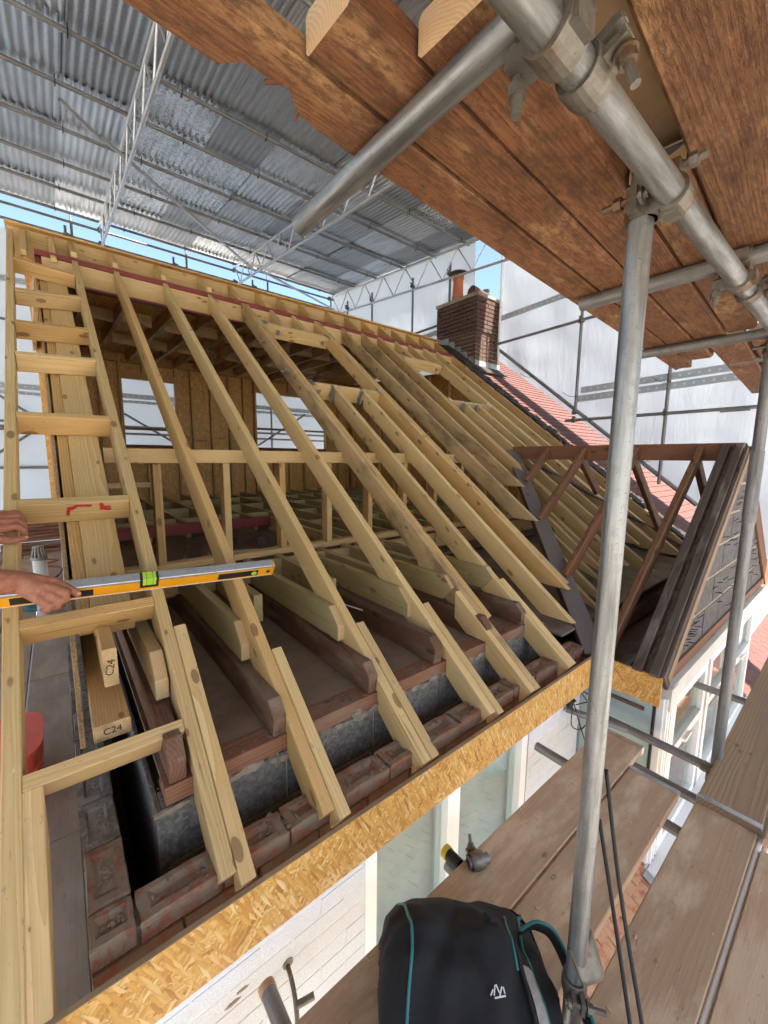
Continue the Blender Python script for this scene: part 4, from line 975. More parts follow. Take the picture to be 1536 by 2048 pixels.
coupler(sf, (SX, SY, LZ), (0, 0, 1), (-1, 0, 0))
for x in (.528, 1.59, 2.56): coupler(sf, (x, LY, LZ), (1, 0, 0), (0, 1, 0))
clamp(sf, (.610, LY, LZ), (1, 0, 0), (0, -.35, -1)); clamp(sf, (1.72, LY, LZ), (1, 0, 0), (0, -.2, -1)); coupler(sf, (2.63, .3725, LZ), (0, 0, 1), (-1, 0, 0))
tube('stub_tube', (2.25, .30, LZ-.06), (2.25, .20, LZ-.18), 'galvdull', sf); 
ztr = -1.664
for x, y0, m in ((2.645, .985, 'galvdull'), (2.33, .71, 'galvdull'), (2.055, 1.082, 'galvdull'), (1.13, .945, 'galvdull'), (.39, 1.03, 'galvdull'), (3.6, .9, 'galvdull')):
    tube('low_transom', (x, y0, ztr), (x, -.8, ztr), m, sf)
tube('low_ledger', (-1.2, .33, ztr-.055), (5.2, .33, ztr-.055), 'galvdull', sf)
lathe('end_cap', [(.0, .0), (.0265, .0), (.0265, .022), (.0, .024)], 'orangecap', (.39, 1.025, ztr), sf, 18, (0, 1, 0))
lathe('end_cap', [(.0, .0), (.0265, .0), (.0265, .022), (.0, .024)], 'yellow', (1.13, .94, ztr+.05), sf, 18, (0, 1, 0)); tube('wall_tie', (1.13, .94, ztr+.05), (1.13, .882, ztr+.05), 'blackrub', sf, r=.023)
clamp(sf, (1.17, .83, -1.575), (1, -.43, 0), (.3, .2, 1)); tube('stub_tube', (1.135, .845, -1.576), (1.215, .811, -1.576), 'galvdull', sf, r=.02)
coupler(sf, (2.63, .3725, ztr), (0, 0, 1), (0, 1, 0)); clamp(sf, (SX, SY, -1.43), (0, 0, 1), (.6, -.8, 0))
# curved flap bracket at the foot of the near pole
bm = bmesh.new()
rows_ = []
for j in range(7):
    row = []
    for i in range(9):
        u = i/8; q = j/6; row.append(bm.verts.new((-.045+.13*u, .035-.02*math.sin(u*3.0)-.045*q, .035-.05*u*u-.07*q-.035*(q*u)**2)))
    rows_.append(row)
for j in range(6):
    for i in range(8): bm.faces.new((rows_[j][i], rows_[j][i+1], rows_[j+1][i+1], rows_[j+1][i]))
o = bmobj('flap_bracket', bm, 'fit', sf, Matrix.Translation((SX+.02, SY-.02, -1.345)), True); q = o.modifiers.new('solid', 'SOLIDIFY'); q.thickness = .006
# wall hook by the orange capped tube
rod('wall_hook', smoothpts([(.505, 1.15, -1.80), (.50, 1.10, -1.81), (.49, 1.05, -1.83), (.475, 1.0, -1.88), (.46, .95, -1.92)]), .008, 'fit', sf); lathe('hook_plate', [(0, 0), (.02, 0), (.02, .01), (0, .012)], 'fit', (.507, 1.148, -1.798), sf, 14, (0, -1, 0)); tube('hook_toggle', (.49, 1.04, -1.835), (.545, 1.02, -1.825), 'fit', sf, r=.011, seg=10)
# right-hand free tubes
tube('guard_tube', (3.35, .66, .62), (3.35, -.6, .62), 'galvdull', sf); tube('guard_tube', (3.9, .50, .50), (3.9, -.6, .50), 'galvdull', sf)
for z in (-2.05, -1.72): tube('guard_tube', (4.6, .30, z), (4.6, -.9, z), 'galvdull', sf)
tube('standard', (3.75, .22, -5.3), (3.75, .22, -1.45), 'galvdull', sf)

# ---- scaffold boards underfoot
def board(x0, x1, y0, y1, zt, label, mat='board', rot=0., T=.038, band_=None):
    t = thing('scaffold_board', label, 'scaffold board', ((x0+x1)/2, (y0+y1)/2, zt-T), 'scaffold boards')
    c = Vector(((x0+x1)/2, (y0+y1)/2, zt-T/2)); d = Vector((math.cos(rot), math.sin(rot), 0)); L = (x1-x0)/2
    beam('plank', c-d*L, c+d*L, y1-y0, T, mat, t, (0, 0, 1), .004)
    for s in band_ or ():
        p = c+d*L*s; v, f = cbox(.03, y1-y0+.004, T+.004, .001); raw('end_band', v, f, 'plate_steel', t, frame(p-d*(.0305 if s > 0 else -.0005), d, (0, 0, 1)))
    return t
board(-1.3, 2.447, .659, .878, -1.6, 'scaffold board nearest the white house wall', band_=(1,))
board(-1.3, 2.24, .434, .650, -1.602, 'scaffold board under the black bag, second from the wall', band_=(1,))
board(-1.0, 2.23, .153, .371, -1.6, 'wide brown scaffold board right of the two black ropes')
board(2.235, 5.0, .160, .385, -1.572, 'pale grained scaffold board at the right edge', 'boardtan', .012, band_=(-1,))
board(-.8, 2.15, -.085, .132, -1.6, 'scaffold board cut off by the lower right edge of the photo')
board(2.2, 4.8, -.085, .132, -1.58, 'short scaffold board beyond the white gap at the right edge')
pp = thing('white_pole', 'white painted pole seen in the gap between right scaffold boards', 'pole', (1.8, .14, -1.64))
tube('pole', (.4, .1425, -1.622), (3.2, .1425, -1.622), 'white', pp, r=.010)
# boards along the gable on the left, lower lift
for k in range(4):
    xa = -.262-.235*k; board_t = thing('scaffold_board', ('grey gable walkway board right beside the brick gable', 'second gable walkway board from the brick gable', 'third gable walkway board, hidden at the left edge', 'outermost gable walkway board at the left')[k], 'scaffold board', (xa, 2, -1.64), 'scaffold boards')
    box('plank', xa, xa+.225, 1.15, 2.0, -1.64, -1.602, 'walk', board_t, .004, 'y'); box('plank', xa, xa+.225, 2.01, 3.62, -1.635, -1.597, 'walk', board_t, .004, 'y'); box('plank_end', xa, xa+.225, 3.63, 9.0, -1.63, -1.592, 'walk', board_t, .004, 'y')

# ================================================================ REAR AND SIDE SCAFFOLDS, SHEETING
from mathutils import noise as mn
rs = thing('rear_scaffold', 'dark rear scaffold rails carrying the far edge of the tin roof', 'scaffold', (3, 10.4, -5.4))
YR = 10.4
for z in (4.47, 4.21): tube('ledger', (-4.5, YR, z), (6.6, YR, z), 'galvdull', rs, seg=10)
for z in (2.45, .62, .47, -.25, -1.5): tube('ledger', (-4.5, YR-.05, z), (6.6, YR-.05, z), 'galvdull', rs, seg=10)
for x in (-1.5, .60, 2.67, 4.60, 6.5): tube('standard', (x, YR+.05, -5.3), (x, YR+.05, 4.88), 'galvdull', rs, seg=10)
for x in (.50, 2.4, 4.2): tube('puncheon', (x, YR+.05, 4.05), (x, YR+.05, 4.40), 'galvdull', rs, seg=10); coupler(rs, (x, YR, 4.21), (1, 0, 0), (0, 0, 1))
for x in (1.05, 3.72, 6.4, -1.62): coupler(rs, (x, YR, 4.21), (1, 0, 0), (0, 0, 1)); coupler(rs, (x, YR, 4.47), (1, 0, 0), (0, 0, 1))
for a, b in (((-1.6, YR, -.6), (.3, YR, .9)), ((1.15, YR, .95), (2.2, YR, .30)), ((-1.4, YR, 1.6), (.2, YR, .4)), ((4.2, YR, .3), (5.6, YR, 1.2))): tube('diagonal_brace', a, b, 'galvdull', rs, seg=10)
for x0, x1, z in ((1.0, 3.3, .56), (3.4, 6.2, .70), (-2., .8, .5)): 
    t = thing('scaffold_board', {1.0: 'weathered rear scaffold board seen through the left window opening', 3.4: 'weathered rear scaffold board seen through the right window opening', -2.: 'weathered rear scaffold board left of the dormer'}[x0], 'scaffold board', (x0, 10, z), 'scaffold boards')
    beam('plank', (x0, 10.0, z), (x1, 10.0, z+.01), .225, .04, 'oldgrey', t)
def sheetobj(name, label, pf, nu, nv, seed, amp=.034, grp='white scaffold sheets'):
    """pf(u,v) -> point ; wrinkles pushed along the sheet normal"""
    P = [[Vector(pf(i/nu, j/nv)) for i in range(nu+1)] for j in range(nv+1)]
    n = (P[0][1]-P[0][0]).cross(P[1][0]-P[0][0]).normalized(); v = []
    for j in range(nv+1):
        for i in range(nu+1):
            p = P[j][i]; q = p*1.0+Vector((seed, seed*2, 0))
            h = mn.noise(q*.7)*1.6+mn.noise(Vector((q.x*2.6, q.y*2.6, q.z*.8)))*.8+mn.noise(Vector((q.x*6+q.z*2, q.y*6+q.z*2, q.z*3)))*.35
            v.append(p+n*h*amp)
    w = nu+1; f = [(j*w+i, j*w+i+1, (j+1)*w+i+1, (j+1)*w+i) for j in range(nv) for i in range(nu)]
    o = raw(name, v, f, 'sheet', None, None, True); tag(o, label, 'sheeting', grp); return o
def bandstrip(parent, p0, p1, h=.12):
    p0, p1 = Vector(p0), Vector(p1); v, f = cbox((p1-p0).length, .004, h, .001); return raw('eyelet_band', v, f, 'band', parent, frame(p0, p1-p0))
s1 = sheetobj('rear_sheeting', 'white plastic sheeting hung behind the rear dormer', lambda u, v: (-4.6+11.2*u, 10.56, -2.6+6.72*v), 110, 60, 3)
for z in (1.28, 1.16, 3.2, -.25, -1.9): bandstrip(s1, (-4.5, 10.50, z), (6.5, 10.50, z+.02), .06 if z < 1.2 else .10)
s2 = sheetobj('side_sheeting', 'white plastic sheeting under the far lattice beam left of the chimney', lambda u, v: (6.58, 10.5-5.15*u, .6+(tz(10.5-5.15*u)+.02-.6)*v), 60, 50, 9)
for z in (2.62,): bandstrip(s2, (6.53, 10.4, z), (6.53, 5.4, z+.05), .10)
def sb(u, v):
    y = 5.02-8.6*u; bot = max(rz(y)+.26, -1.9); return (7.02, y, bot+(4.9-bot)*v)
s3 = sheetobj('side_sheeting', 'white plastic sheeting along the tiled roof right of the chimney', sb, 90, 60, 17, .032)
for (ya, za), (yb, zb) in (((4.95, 2.72), (.5, 2.95)), ((3.35, 1.02), (-3., 1.25)), ((3.3, 1.16), (-3., 1.36))): bandstrip(s3, (6.965, ya, za), (6.965, yb, zb), .10)
ss = thing('side_scaffold', 'grey scaffold rails and uprights against the right white sheeting', 'scaffold', (6.9, 3, 1))
for y, z0 in ((3.36, .78), (2.03, -.35), (.4, -1.5), (4.97, 2.0)): tube('standard', (6.94, y, z0), (6.94, y, 4.7), 'galvdull' if y < 4.9 else 'white', ss, seg=12)
tube('rail', (6.90, 5.15, 2.225), (6.90, -2.5, 2.46), 'galvdull', ss, seg=12); tube('rail', (6.90, 3.50, .665), (6.90, -1.5, .70), 'galvdull', ss, seg=12); tube('joint_sleeve', (6.90, 1.40, .665), (6.90, 1.10, .67), 'galvdull', ss, r=.029, seg=12)
tube('sloping_rail', (6.96, 5.05, 2.20), (6.96, 1.55, -.62), 'galv', ss, r=.03, seg=12)
for y, z in ((3.36, 2.28), (2.03, 2.32), (3.36, .67), (2.03, .68), (5.0, 2.23), (3.36, .80)): coupler(ss, (6.90, y, z), (0, 1, 0), (0, 0, 1))
for y, z in ((3.36, 1.06), (2.03, 1.12), (4.2, 1.5), (2.2, -.02), (4.97, 2.9)):
    rod('cable_tie', smoothpts([(6.93, y-.03, z), (6.88, y, z+.01), (6.93, y+.04, z), (6.88, y+.13, z+.03), (6.86, y+.2, z+.09)], 4), .004, 'ink', ss, 5)
fs = thing('far_side_scaffold', 'lattice supporting uprights behind the chimney against the left sheeting', 'scaffold', (6.5, 8, 1))
for y in (5.9, 7.0, 8.5, 9.6): tube('standard', (6.5, y, .6), (6.5, y, tz(y)-.3 if y != 5.9 else tz(y)-.25), 'galvdull', fs, seg=12)
tube('rail', (6.46, 10.2, 2.72), (6.46, 5.3, 2.78), 'galvdull', fs, seg=12)
for y in (5.9, 7.0, 8.5, 9.6): coupler(fs, (6.46, y, tz(y)-.47), (0, 1, 0), (0, 0, 1)); coupler(fs, (6.46, y, 2.75), (0, 1, 0), (0, 0, 1))

# ================================================================ OVERHEAD BOARDS
OA = math.atan(.069); OD = Vector((math.cos(OA), math.sin(OA), 0)); OZ = .606; OK_ = OZ/.578
def oy(x, y1): return (y1+.069*(x/OK_-1))*OK_
def oboard(x0, x1, ya, yb, label, T=.06, z=OZ, mat='over', end='overend', c=.007):
    x0 *= OK_; x1 *= OK_
    t = thing('overhead_board', label, 'timber board', ((x0+x1)/2, oy((x0+x1)/2, (ya+yb)/2), z), 'boards laid overhead')
    p0 = Vector((x0, oy(x0, (ya+yb)/2), z+T/2)); p1 = Vector((x1, oy(x1, (ya+yb)/2), z+T/2))
    o = beam('plank', p0, p1, (yb-ya)*OK_, T, mat, t, (0, 0, 1), c, end); return t
# ripped outermost board: outline with a bite out of its edge
t = thing('overhead_board', 'outermost overhead board, torn and splintered along its left edge', 'timber board', (1.4, .7, OZ), 'boards laid overhead')
out = [(-.25, .648), (3.05, .645), (3.13, .655), (3.11, .70), (3.16, .745), (2.0, .745), (1.2, .746), (.6, .744), (.46, .743), (.41, .741), (.375, .737), (.352, .722), (.338, .706), (.322, .702), (.300, .709), (.262, .712), (.235, .741), (.1, .741), (-.25, .741)]
n = len(out); T = .042; out = [(x*OK_, y) for x, y in out]; v = [(x, oy(x, y), OZ) for x, y in out]+[(x, oy(x, y), OZ+T) for x, y in out]; o0 = Vector((1.4, .7, OZ))
fr = frame(o0, OD); iv = fr.inverted()
raw('plank', [iv @ Vector(q) for q in v], [tuple(range(n-1, -1, -1)), tuple(range(n, 2*n))]+[(i, (i+1) % n, n+(i+1) % n, n+i) for i in range(n)], 'over', t, fr, bev=.003)
for a, b, r_ in (((.385, .665, .622), (.318, .712, .616), .0042), ((.392, .690, .622), (.388, .742, .610), .003)):
    a, b = Vector(a), Vector(b); beam('splinter', a, b, r_*2, r_, 'over', t, (0, 0, 1), .0008)
oboard(.335, 2.78, .536, .641, 'overhead board with pale sawn end, second from the torn one')
oboard(.463, 2.46, .410, .529, 'overhead board with pale sawn end beside the thick tube')
oboard(1.0, 2.42, .302, .402, 'short overhead board running behind the coupler of the near pole', .05)
oboard(-.5, 2.3, .165, .296, 'very rough sawn brown overhead board at the top right', .06)
oboard(1.02, 3.4, .02, .158, 'dark overhead board at the right edge above the far coupler', .06, OZ+.004)
oboard(2.56, 4.7, .36, .50, 'far overhead board piece beyond the last transom', .06)
oboard(2.6, 4.7, .20, .345, 'far overhead board at the right edge of the photo', .06, OZ+.006)
oboard(2.50, 2.92, .52, .635, 'short splintered overhead stub past the last transom', .05, OZ+.002, c=.012)
t = thing('plywood_deck', 'tan plywood deck glimpsed above the overhead boards', 'plywood', (.4, -.4, OZ+.1), None)
box('sheet', -1.2, 2.5, -1.3, .50, OZ+.072, OZ+.09, 'ply', t)
t = thing('slate_offcut', 'dark slate offcut wedged beside the near tube', 'slate', (1.0, .32, OZ-.01))
raw('slate', [(0, 0, 0), (.06, .05, .01), (.055, -.03, .03), (0, 0, .006), (.06, .05, .016), (.055, -.03, .036)], [(0, 2, 1), (3, 4, 5), (0, 1, 4, 3), (1, 2, 5, 4), (2, 0, 3, 5)], 'tiledark', t, Matrix.Translation((.95, .335, OZ-.02)))

# ================================================================ SPIRIT LEVEL
lv = thing('spirit_level', 'orange and silver spirit level held across three rafters', 'spirit level', (.28, 2.0, -.58))
la, lb = rp(-.30, 2.025, -.001), rp(.83, 1.962, -.001); lx = (lb-la).normalized(); FL = frame(la, lx, UPS) @ Matrix.Diagonal((1, 1.25, 1.22, 1)); LL = (lb-la).length
def lpart(name, x0, x1, y0, y1, z0, z1, mat, parent=lv, c=.0015):
    v, f = cbox(x1-x0, y1-y0, z1-z0, c); return raw(name, [(x+x0, y+(y0+y1)/2, z+(z0+z1)/2) for x, y, z in v], f, mat, parent, FL)
# local y: + is up the slope?  frame gives y = UPS x lx (pointing up the slope)
lpart('body', 0, LL, -.0125, .0125, .004, .058, 'silver'); lpart('top_edge', 0, LL, -.0145, .0195, .058, .063, 'silver'); lpart('bottom_edge', 0, LL, -.0145, .0145, .0, .005, 'silver')
lpart('front_face', .004, LL-.004, -.0142, -.0122, .006, .050, 'orange'); lpart('front_rib', .004, LL-.004, -.0155, -.0140, .006, .012, 'orange'); lpart('front_rib', .004, LL-.004, -.0155, -.0140, .046, .051, 'orange')
lpart('end_cap', LL-.002, LL+.006, -.0155, .0155, .0, .063, 'orange')
for xa, xb in ((.13, .21), (.262, .382), (LL-.265, LL-.075)): gs = lpart('grip_slot', xa, xb, -.0158, -.0140, .012, .046, 'blackrub', lv, .0006)
for k in range(12): lpart('grip_rib', LL-.255+.010*k, LL-.249+.010*k, -.0170, -.0155, .018, .040, 'ink', gs, .0004)
for k in range(9): lpart('grip_rib', .272+.011*k, .278+.011*k, -.0170, -.0155, .018, .040, 'ink', lv, .0004)
o = lpart('vial_block', .545, .615, -.0165, .0165, .020, .0665, 'blackrub'); vl = lpart('vial', .555, .605, -.0175, .0170, .034, .0675, 'vial', o)
for x in (.568, .592): lpart('vial_line', x, x+.0015, -.0178, .0173, .034, .0678, 'ink', o, .0002)
lathe('end_vial', [(0, 0), (.013, 0), (.013, .003), (0, .0035)], 'vial', FL @ Vector((LL-.095, -.0158, .029)), lv, 16, -(FL.to_3x3() @ Vector((0, 1, 0)))); lathe('hang_hole', [(0, 0), (.010, 0), (.010, .001), (0, .0015)], 'ink', FL @ Vector((LL-.022, -.0146, .029)), lv, 16, -(FL.to_3x3() @ Vector((0, 1, 0))))

# ================================================================ PERSON (forearms and hands in the picture)
def capsules(chains, name, mat, parent, voxel, smooth=6):
    bm = bmesh.new()
    for ch_ in chains:
        for (p, r1), (q, r2) in zip(ch_, ch_[1:]):
            p, q = Vector(p), Vector(q); d = q-p
            if d.length > 1e-5:
                m_ = Matrix.Translation((p+q)/2) @ d.to_track_quat('Z', 'Y').to_matrix().to_4x4(); bmesh.ops.create_cone(bm, segments=16, radius1=r1, radius2=r2, depth=d.length, cap_ends=True, matrix=m_)
            for c, r_ in ((p, r1), (q, r2)): bmesh.ops.create_icosphere(bm, subdivisions=2, radius=r_, matrix=Matrix.Translation(c))
    o = bmobj(name, bm, mat, parent, None, True)
    m_ = o.modifiers.new('remesh', 'REMESH'); m_.mode = 'VOXEL'; m_.voxel_size = voxel; m_.use_smooth_shade = True
    s_ = o.modifiers.new('smooth', 'SMOOTH'); s_.factor = .5; s_.iterations = smooth
    return o
def finger(pts, r): return [(p, r*k*1.30) for p, k in zip(pts, (1.15, 1.06, .98, .86))]
wr, wl = (-.135, 1.968, -.468), (-.300, 2.335, -.285)
body = []
# right arm and hand: index stretched along the level, the others curled over its front
body += [[((-.72, 1.93, -.24), .062), ((-.50, 1.94, -.42), .050), ((-.33, 1.955, -.435), .056), ((-.20, 1.962, -.455), .047), (wr, .040)]]
K = [(-.038, 1.953, -.486), (-.036, 1.932, -.505), (-.050, 1.920, -.527), (-.075, 1.917, -.543)]
for k, kp in enumerate(K): body.append([((wr[0]+.012, wr[1]-.006*k+.006, wr[2]-.010*k+.004), .030), (kp, .0205)])
body.append([(wr, .038), ((-.085, 1.945, -.497), .032)])
body.append([(K[0], .018), ((-.055, 1.936, -.508), .02)]); body.append([(K[1], .019), (K[3], .017)])
body.append(finger([K[0], (-.004, 1.940, -.508), (.016, 1.935, -.526), (.030, 1.932, -.543)], .0112))
body.append(finger([K[1], (-.006, 1.912, -.522), (-.010, 1.914, -.548), (-.026, 1.930, -.560)], .0112))
body.append(finger([K[2], (-.024, 1.904, -.545), (-.032, 1.908, -.569), (-.050, 1.926, -.577)], .0106))
body.append(finger([K[3], (-.054, 1.902, -.558), (-.064, 1.908, -.577), (-.080, 1.926, -.578)], .0096))
body.append([((-.11, 1.985, -.475), .019), ((-.075, 2.018, -.490), .0145), ((-.045, 2.022, -.520), .0125), ((-.03, 2.016, -.545), .010)])
# left arm and hand, gripping the verge rafter
body += [[((-.72, 2.33, -.22), .062), ((-.60, 2.36, -.42), .055), (wl, .042)]]
K2 = [(-.190, 2.290, -.309), (-.184, 2.312, -.288), (-.186, 2.334, -.270), (-.192, 2.356, -.257)]
for k, kp in enumerate(K2): body.append([((wl[0]+.01, wl[1]-.015+.01*k, wl[2]), .033), (kp, .0215)])
body.append([(K2[0], .021), (K2[3], .018)])
for k, kp in enumerate(K2): body.append(finger([kp, (-.148, kp[1]+.002, kp[2]+.006), (-.127, kp[1]+.002, kp[2]-.016), (-.128, kp[1]+.004, kp[2]-.040)], .0112-.0006*k))
body.append([((-.27, 2.30, -.31), .028), ((-.215, 2.262, -.346), .021), ((-.165, 2.252, -.356), .0165), ((-.126, 2.252, -.350), .0140)])
# rest of the body, out of the frame to the left
pel, neck = (-.80, 2.12, -.68), (-.70, 2.13, -.06)
body += [[(pel, .15), ((-.77, 2.12, -.45), .14), ((-.72, 2.13, -.24), .14), (neck, .06), ((-.67, 2.13, .03), .055)], [((-.72, 1.95, -.22), .07), ((-.72, 2.31, -.20), .07)]]
body += [[((-.645, 2.13, .09), .085), ((-.655, 2.13, .14), .095)], [((-.56, 2.13, .07), .016), ((-.548, 2.13, .055), .016)]]
for s in (-1, 1): body += [[((-.80, 2.12+.09*s, -.72), .095), ((-.78, 2.12+.11*s, -1.12), .065), ((-.82, 2.12+.12*s, -1.54), .045)], [((-.82, 2.12+.12*s, -1.56), .04), ((-.66, 2.12+.13*s, -1.58), .032)]]
pe = thing('person', 'bare armed worker at the left edge holding the level and gripping the verge rafter', 'person', (-.8, 2.1, -1.6))
capsules(body, 'body', 'skin', pe, .0042, 5)
for c, ax in (((.0325, 1.9235, -.5365), (.35, -.75, .5)), ((-.1175, 2.241, -.345), (.55, -.65, .5))):
    bm = bmesh.new(); bmesh.ops.create_icosphere(bm, subdivisions=2, radius=1, matrix=Matrix.Diagonal((.0055, .0075, .0022, 1))); bmobj('fingernail', bm, 'nail', pe, Matrix.Translation(c) @ Vector(ax).to_track_quat('Z', 'X').to_matrix().to_4x4(), True)
capsules([[(pel, .165), ((-.77, 2.12, -.45), .158), ((-.72, 2.13, -.24), .152), ((-.71, 2.13, -.12), .08)], [((-.72, 1.93, -.23), .082), ((-.61, 1.935, -.33), .070)], [((-.72, 2.33, -.21), .082), ((-.66, 2.345, -.32), .070)], [((-.72, 1.95, -.22), .08), ((-.72, 2.31, -.20), .08)]], 'shirt', 'shirt', pe, .012)
capsules([[((-.80, 2.12+.09*s, -.70), .112), ((-.78, 2.12+.11*s, -1.12), .080), ((-.82, 2.12+.12*s, -1.50), .062)] for s in (-1, 1)], 'trousers', 'trouser', pe, .012)
capsules([[((-.83, 2.12+.12*s, -1.545), .054), ((-.64, 2.12+.13*s, -1.562), .042)] for s in (-1, 1)], 'boots', 'boot', pe, .012)
bm = bmesh.new(); bmesh.ops.create_icosphere(bm, subdivisions=3, radius=.105); bmobj('hair', bm, 'cowl', pe, Matrix.Translation((-.675, 2.13, .155)), True)

# ================================================================ BLACK BAG
bag = thing('tool_bag', 'black fabric tool bag with teal piping on the scaffold boards', 'bag', (.8, .5, -1.6))
A = Vector((.77, -.63, 0)).normalized(); B = Vector((-.63, -.77, 0)).normalized(); BO = Vector((.856, .570, -1.597))
def bagpt(u, a):
    """u along the bag -1..1, a 0..1 across from far bottom over the ridge to near bottom"""
    prof = [(-.16, 0), (-.185, .08), (-.17, .155), (-.10, .225), (-.02, .265), (.06, .25), (.17, .215), (.26, .165), (.30, .10), (.285, .0)]
    q = a*(len(prof)-1); i = min(int(q), len(prof)-2); t = q-i; t = t*t*(3-2*t)*.4+t*.6
    wv = prof[i][0]+(prof[i+1][0]-prof[i][0])*t; h = prof[i][1]+(prof[i+1][1]-prof[i][1])*t
    half = .215+.09*(1-min(1., h/.32))**1.3 if u < 0 else .13+.06*(1-h/.32)
    h *= 1-.34*max(0., (u+1)/2)**.9 if h > .1 else 1.
    e = abs(u)**6; wv = .03+(wv-.03)*(1-.10*e); h *= (1-.05*e) if u < 0 else (1-.22*e)
    p = BO+A*(u*half)+B*wv+Vector((0, 0, h))
    nz = mn.noise(p*8)*.022+mn.noise(p*17)*.012-.016*max(0., math.sin(u*5+a*9))**3
    return p+Vector((0, 0, nz*min(1, h*8)))+A*mn.noise(p*7+Vector((5, 0, 0)))*.012
NU, NV = 36, 40; v, f = [], []
for i in range(NU+1):
    for j in range(NV+1): v.append(bagpt(-1+2*i/NU, j/NV)-BO)
for i in range(NU):
    for j in range(NV): f.append((i*(NV+1)+j, i*(NV+1)+j+1, (i+1)*(NV+1)+j+1, (i+1)*(NV+1)+j))
for i, fl in ((0, False), (NU, True)):                     # bulging end panels
    base = i*(NV+1); c = sum((v[base+j] for j in range(NV+1)), Vector())/(NV+1); prev = [base+j for j in range(NV+1)]
    for k, (sc, ou) in enumerate(((.82, .035), (.5, .05), (.15, .055))):
        ring = []
        for j in range(NV+1): p = c+(v[base+j]-c)*sc+A*(ou if fl else -ou)*min(1, .25+v[base+j].z*5); v.append(p); ring.append(len(v)-1)
        for j in range(NV):
            q = (prev[j], prev[j+1], ring[j+1], ring[j]); f.append(q if fl else tuple(reversed(q)))
        prev = ring
    f.append(tuple(prev) if fl else tuple(reversed(prev)))
raw('bag_body', v, f, 'black', bag, Matrix.Translation(BO), True)
def along(u, a0, a1, n=26, out=.003): return [bagpt(u, a0+(a1-a0)*k/n)+Vector((0, 0, out))+B*out*.5 for k in range(n+1)]
for u, a0, a1 in ((-.97, .02, .98), (.62, .30, .52), (.97, .1, .95)): rod('piping', along(u, a0, a1), .0042, 'teal', bag, 8)
rod('zip', along(.70, .40, .98, out=.004), .006, 'blackrub', bag, 8)
gp_v, gp_f = [], []
for k in range(13):
    for u in (.75, .85, .95): gp_v.append(bagpt(u, .50+.4*k/12)+Vector((0, 0, .003))+B*.003+A*.002)
for k in range(12):
    for j in range(2): gp_f.append((k*3+j, k*3+j+1, k*3+j+4, k*3+j+3))
raw('grey_panel', gp_v, gp_f, 'greyfab', bag, None, True)
h0, h1 = bagpt(.92, .34), bagpt(.96, .80)
loop = smoothpts([h0, h0+A*.06+Vector((0, 0, .03)), h0+A*.115+B*.05+Vector((0, 0, .005)), h1+A*.10+Vector((0, 0, .0)), h1+A*.05-Vector((0, 0, .06))], 8)
vv, ff = [], []
for p in loop: vv += [p-Vector((0, 0, .012))-A*.006, p+Vector((0, 0, .010))+A*.006]
for k in range(len(loop)-1): ff.append((2*k, 2*k+1, 2*k+3, 2*k+2))
stp = o = raw('strap', vv, ff, 'black', bag, None, True); q = o.modifiers.new('solid', 'SOLIDIFY'); q.thickness = .006
rod('strap_piping', [p+Vector((0, 0, .012))+A*.008 for p in loop], .005, 'teal', stp, 8)
beam('strap_tab', bagpt(.15, .40)+Vector((0, 0, .012)), bagpt(.32, .38)+Vector((0, 0, .014)), .03, .012, 'black', bag, (0, 0, 1))
bm = bmesh.new()
for k, (x, z, L, an) in enumerate(((0, 0, .020, 70), (.009, .003, .016, 110), (.016, -.002, .02, 60), (.025, .0, .012, 95), (-.008, -.004, .014, 50), (.012, -.012, .03, 8))):
    bmesh.ops.create_cube(bm, size=1, matrix=Matrix.Translation((x, z, 0)) @ Matrix.Rotation(R(an), 4, 'Z') @ Matrix.Diagonal((L, .0032, .0012, 1)))
lp = bagpt(.05, .60); ln = (bagpt(.2, .60)-bagpt(-.1, .60)).cross(bagpt(.05, .66)-bagpt(.05, .54)).normalized(); ln = ln if ln.z > 0 else -ln
bmobj('stitched_logo', bm, 'white', bag, frame(lp+ln*.011, A, ln))

# ================================================================ SMALL THINGS
def rope(label, pts): o = rod('rope', smoothpts(pts, 10), .0052, 'ink', None, 8); tag(o, label, 'rope'); return o
rope('black rope reaching highest on the near pole, right one of the pair', [(1.05, .36, -.80), (1.045, .30, -1.10), (.985, .20, -1.38), (.93, .12, -1.585)])
rope('black rope left of its pair, running down from the near pole', [(1.05, .365, -.95), (1.045, .30, -1.22), (.985, .215, -1.45), (.95, .16, -1.585)])
tp = thing('timber_pile', 'dark heap of old reddish timbers at the far end of the gable walkway', 'timber pile', (-.3, 8.8, -1.6))
for k in range(14): beam('old_timber', (-.75+jit(.1), 8.5+.05*k+jit(.1), -1.56+.055*(k % 9)), (.0+jit(.05), 8.6+.04*k+jit(.1), -1.55+.055*(k % 9)+jit(.03)), .09, .05, ('plate', 'oldraf', 'old')[k % 3], tp)
cb = thing('red_plastic_tub', 'red plastic tub on the gable walkway behind the verge rafter', 'tub', (-.26, 2.4, -1.6))
bm = bmesh.new()
lev = [(0, .10, .16), (.13, .115, .18), (.135, .13, .195), (.15, .13, .195), (.155, .118, .185), (.24, .125, .195), (.245, .14, .21), (.26, .14, .21)]
rings = []
for z, a, b in lev:
    ring = []
    for k in range(24):
        t_ = 2*math.pi*k/24; cx, sx = math.cos(t_), math.sin(t_); e = .55
        ring.append(bm.verts.new((a*math.copysign(abs(cx)**e, cx), b*math.copysign(abs(sx)**e, sx), z)))
    rings.append(ring)
for r1, r2 in zip(rings, rings[1:]):
    for k in range(24): bm.faces.new((r1[k], r1[(k+1) % 24], r2[(k+1) % 24], r2[k]))
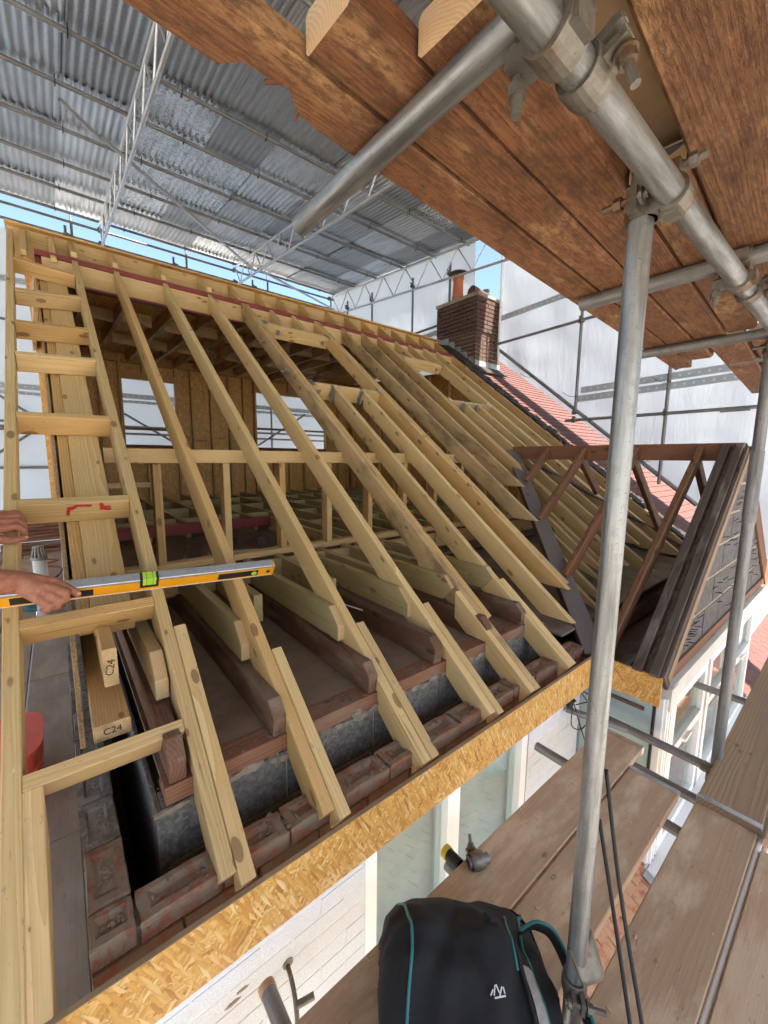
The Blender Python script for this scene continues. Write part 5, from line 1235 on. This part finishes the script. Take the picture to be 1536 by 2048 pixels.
bm.faces.new(rings[-1]); bm.faces.new(list(reversed(rings[0]))); bmobj('tub', bm, 'redplastic', cb, Matrix.Translation((-.285, 2.47, -1.60)))
vp = thing('vent_pipe', 'pale grey vent pipe with a slotted cowl on the walkway behind the gable', 'pipe', (-.22, 5.0, -1.6))
lathe('pipe', [(.055, 0), (.055, .60)], 'pipe', (-.19, 5.0, -1.6), vp); lathe('collar', [(.055, 0), (.066, .0), (.066, .03), (.058, .035)], 'galvdull', (-.19, 5.0, -1.0), vp)
for k in range(12): a = 2*math.pi*k/12; beam('cowl_slat', (-.19+.058*math.cos(a), 5+.058*math.sin(a), -.97), (-.19+.038*math.cos(a), 5+.038*math.sin(a), -.87), .012, .008, 'galvdull', vp, (math.cos(a), math.sin(a), .1))
lathe('cowl_top', [(0, 0), (.045, 0), (.04, .01), (0, .012)], 'galvdull', (-.19, 5.0, -.875), vp)
gp = thing('green_lid', 'dark green curved lid on the walkway just below the level', 'lid', (-.15, 3.6, -1.6)); lathe('lid', [(0, .03), (.17, .025), (.19, .0), (.19, -.03)], 'greenplastic', (-.20, 5.45, -1.56), gp)
rod_c = rod('loose_cable', smoothpts([(-.25, 6.5, -1.55), (-.1, 6.3, -1.5), (-.05, 6.8, -1.5), (-.3, 7.1, -1.5), (-.08, 7.4, -1.52), (-.35, 7.6, -1.5)], 8), .012, 'redsteel', None, 6); tag(rod_c, 'tangle of dark red cable on the far gable walkway', 'cable')
wt = thing('wall_tie_wires', 'thin dark tie wires looped round a tube end at the white wall', 'wire', (2.05, 1.1, -1.5))
lathe('wire_spool', [(.0, .0), (.024, .0), (.018, .012), (.018, .045), (.024, .057), (.0, .057)], 'blackrub', (2.48, 1.10, -1.60), wt, 14, (.1, -.2, .9)); tube('tie_tube', (2.50, 1.13, -1.64), (2.62, .80, -1.655), 'galvdull', wt, r=.02, seg=12)
for k, pts in enumerate(([(2.48, 1.08, -1.6), (2.42, 1.05, -1.68), (2.5, 1.02, -1.72), (2.58, 1.0, -1.66)], [(2.5, 1.08, -1.58), (2.52, 1.04, -1.72), (2.52, .98, -1.85), (2.5, .92, -1.9)], [(2.5, 1.07, -1.58), (2.6, 1.03, -1.58), (2.66, .99, -1.60)], [(2.44, 1.09, -1.55), (2.55, 1.06, -1.50), (2.62, 1.02, -1.56), (2.66, .98, -1.64)], [(2.52, 1.08, -1.45), (2.55, 1.05, -1.52), (2.60, 1.0, -1.62)])):
    rod('tie_wire', smoothpts(pts, 6), .0035, 'ink', wt, 6)
# wood shavings and grit on the boards
sh = bmesh.new()
for k in range(70):
    x, y = random.uniform(.6, 2.3), random.choice((random.uniform(.66, .87), random.uniform(.44, .64), random.uniform(.16, .36))); s_ = random.uniform(.002, .007)
    bmesh.ops.create_icosphere(sh, subdivisions=1, radius=s_, matrix=Matrix.Translation((x, y, -1.599)) @ Matrix.Rotation(random.random()*6, 4, 'Z') @ Matrix.Diagonal((1.8, .8, .35, 1)))
o = bmobj('wood_shavings', sh, 'pine_end'); tag(o, 'scattered wood shavings and grit on the scaffold boards', 'shavings', None, 'stuff')
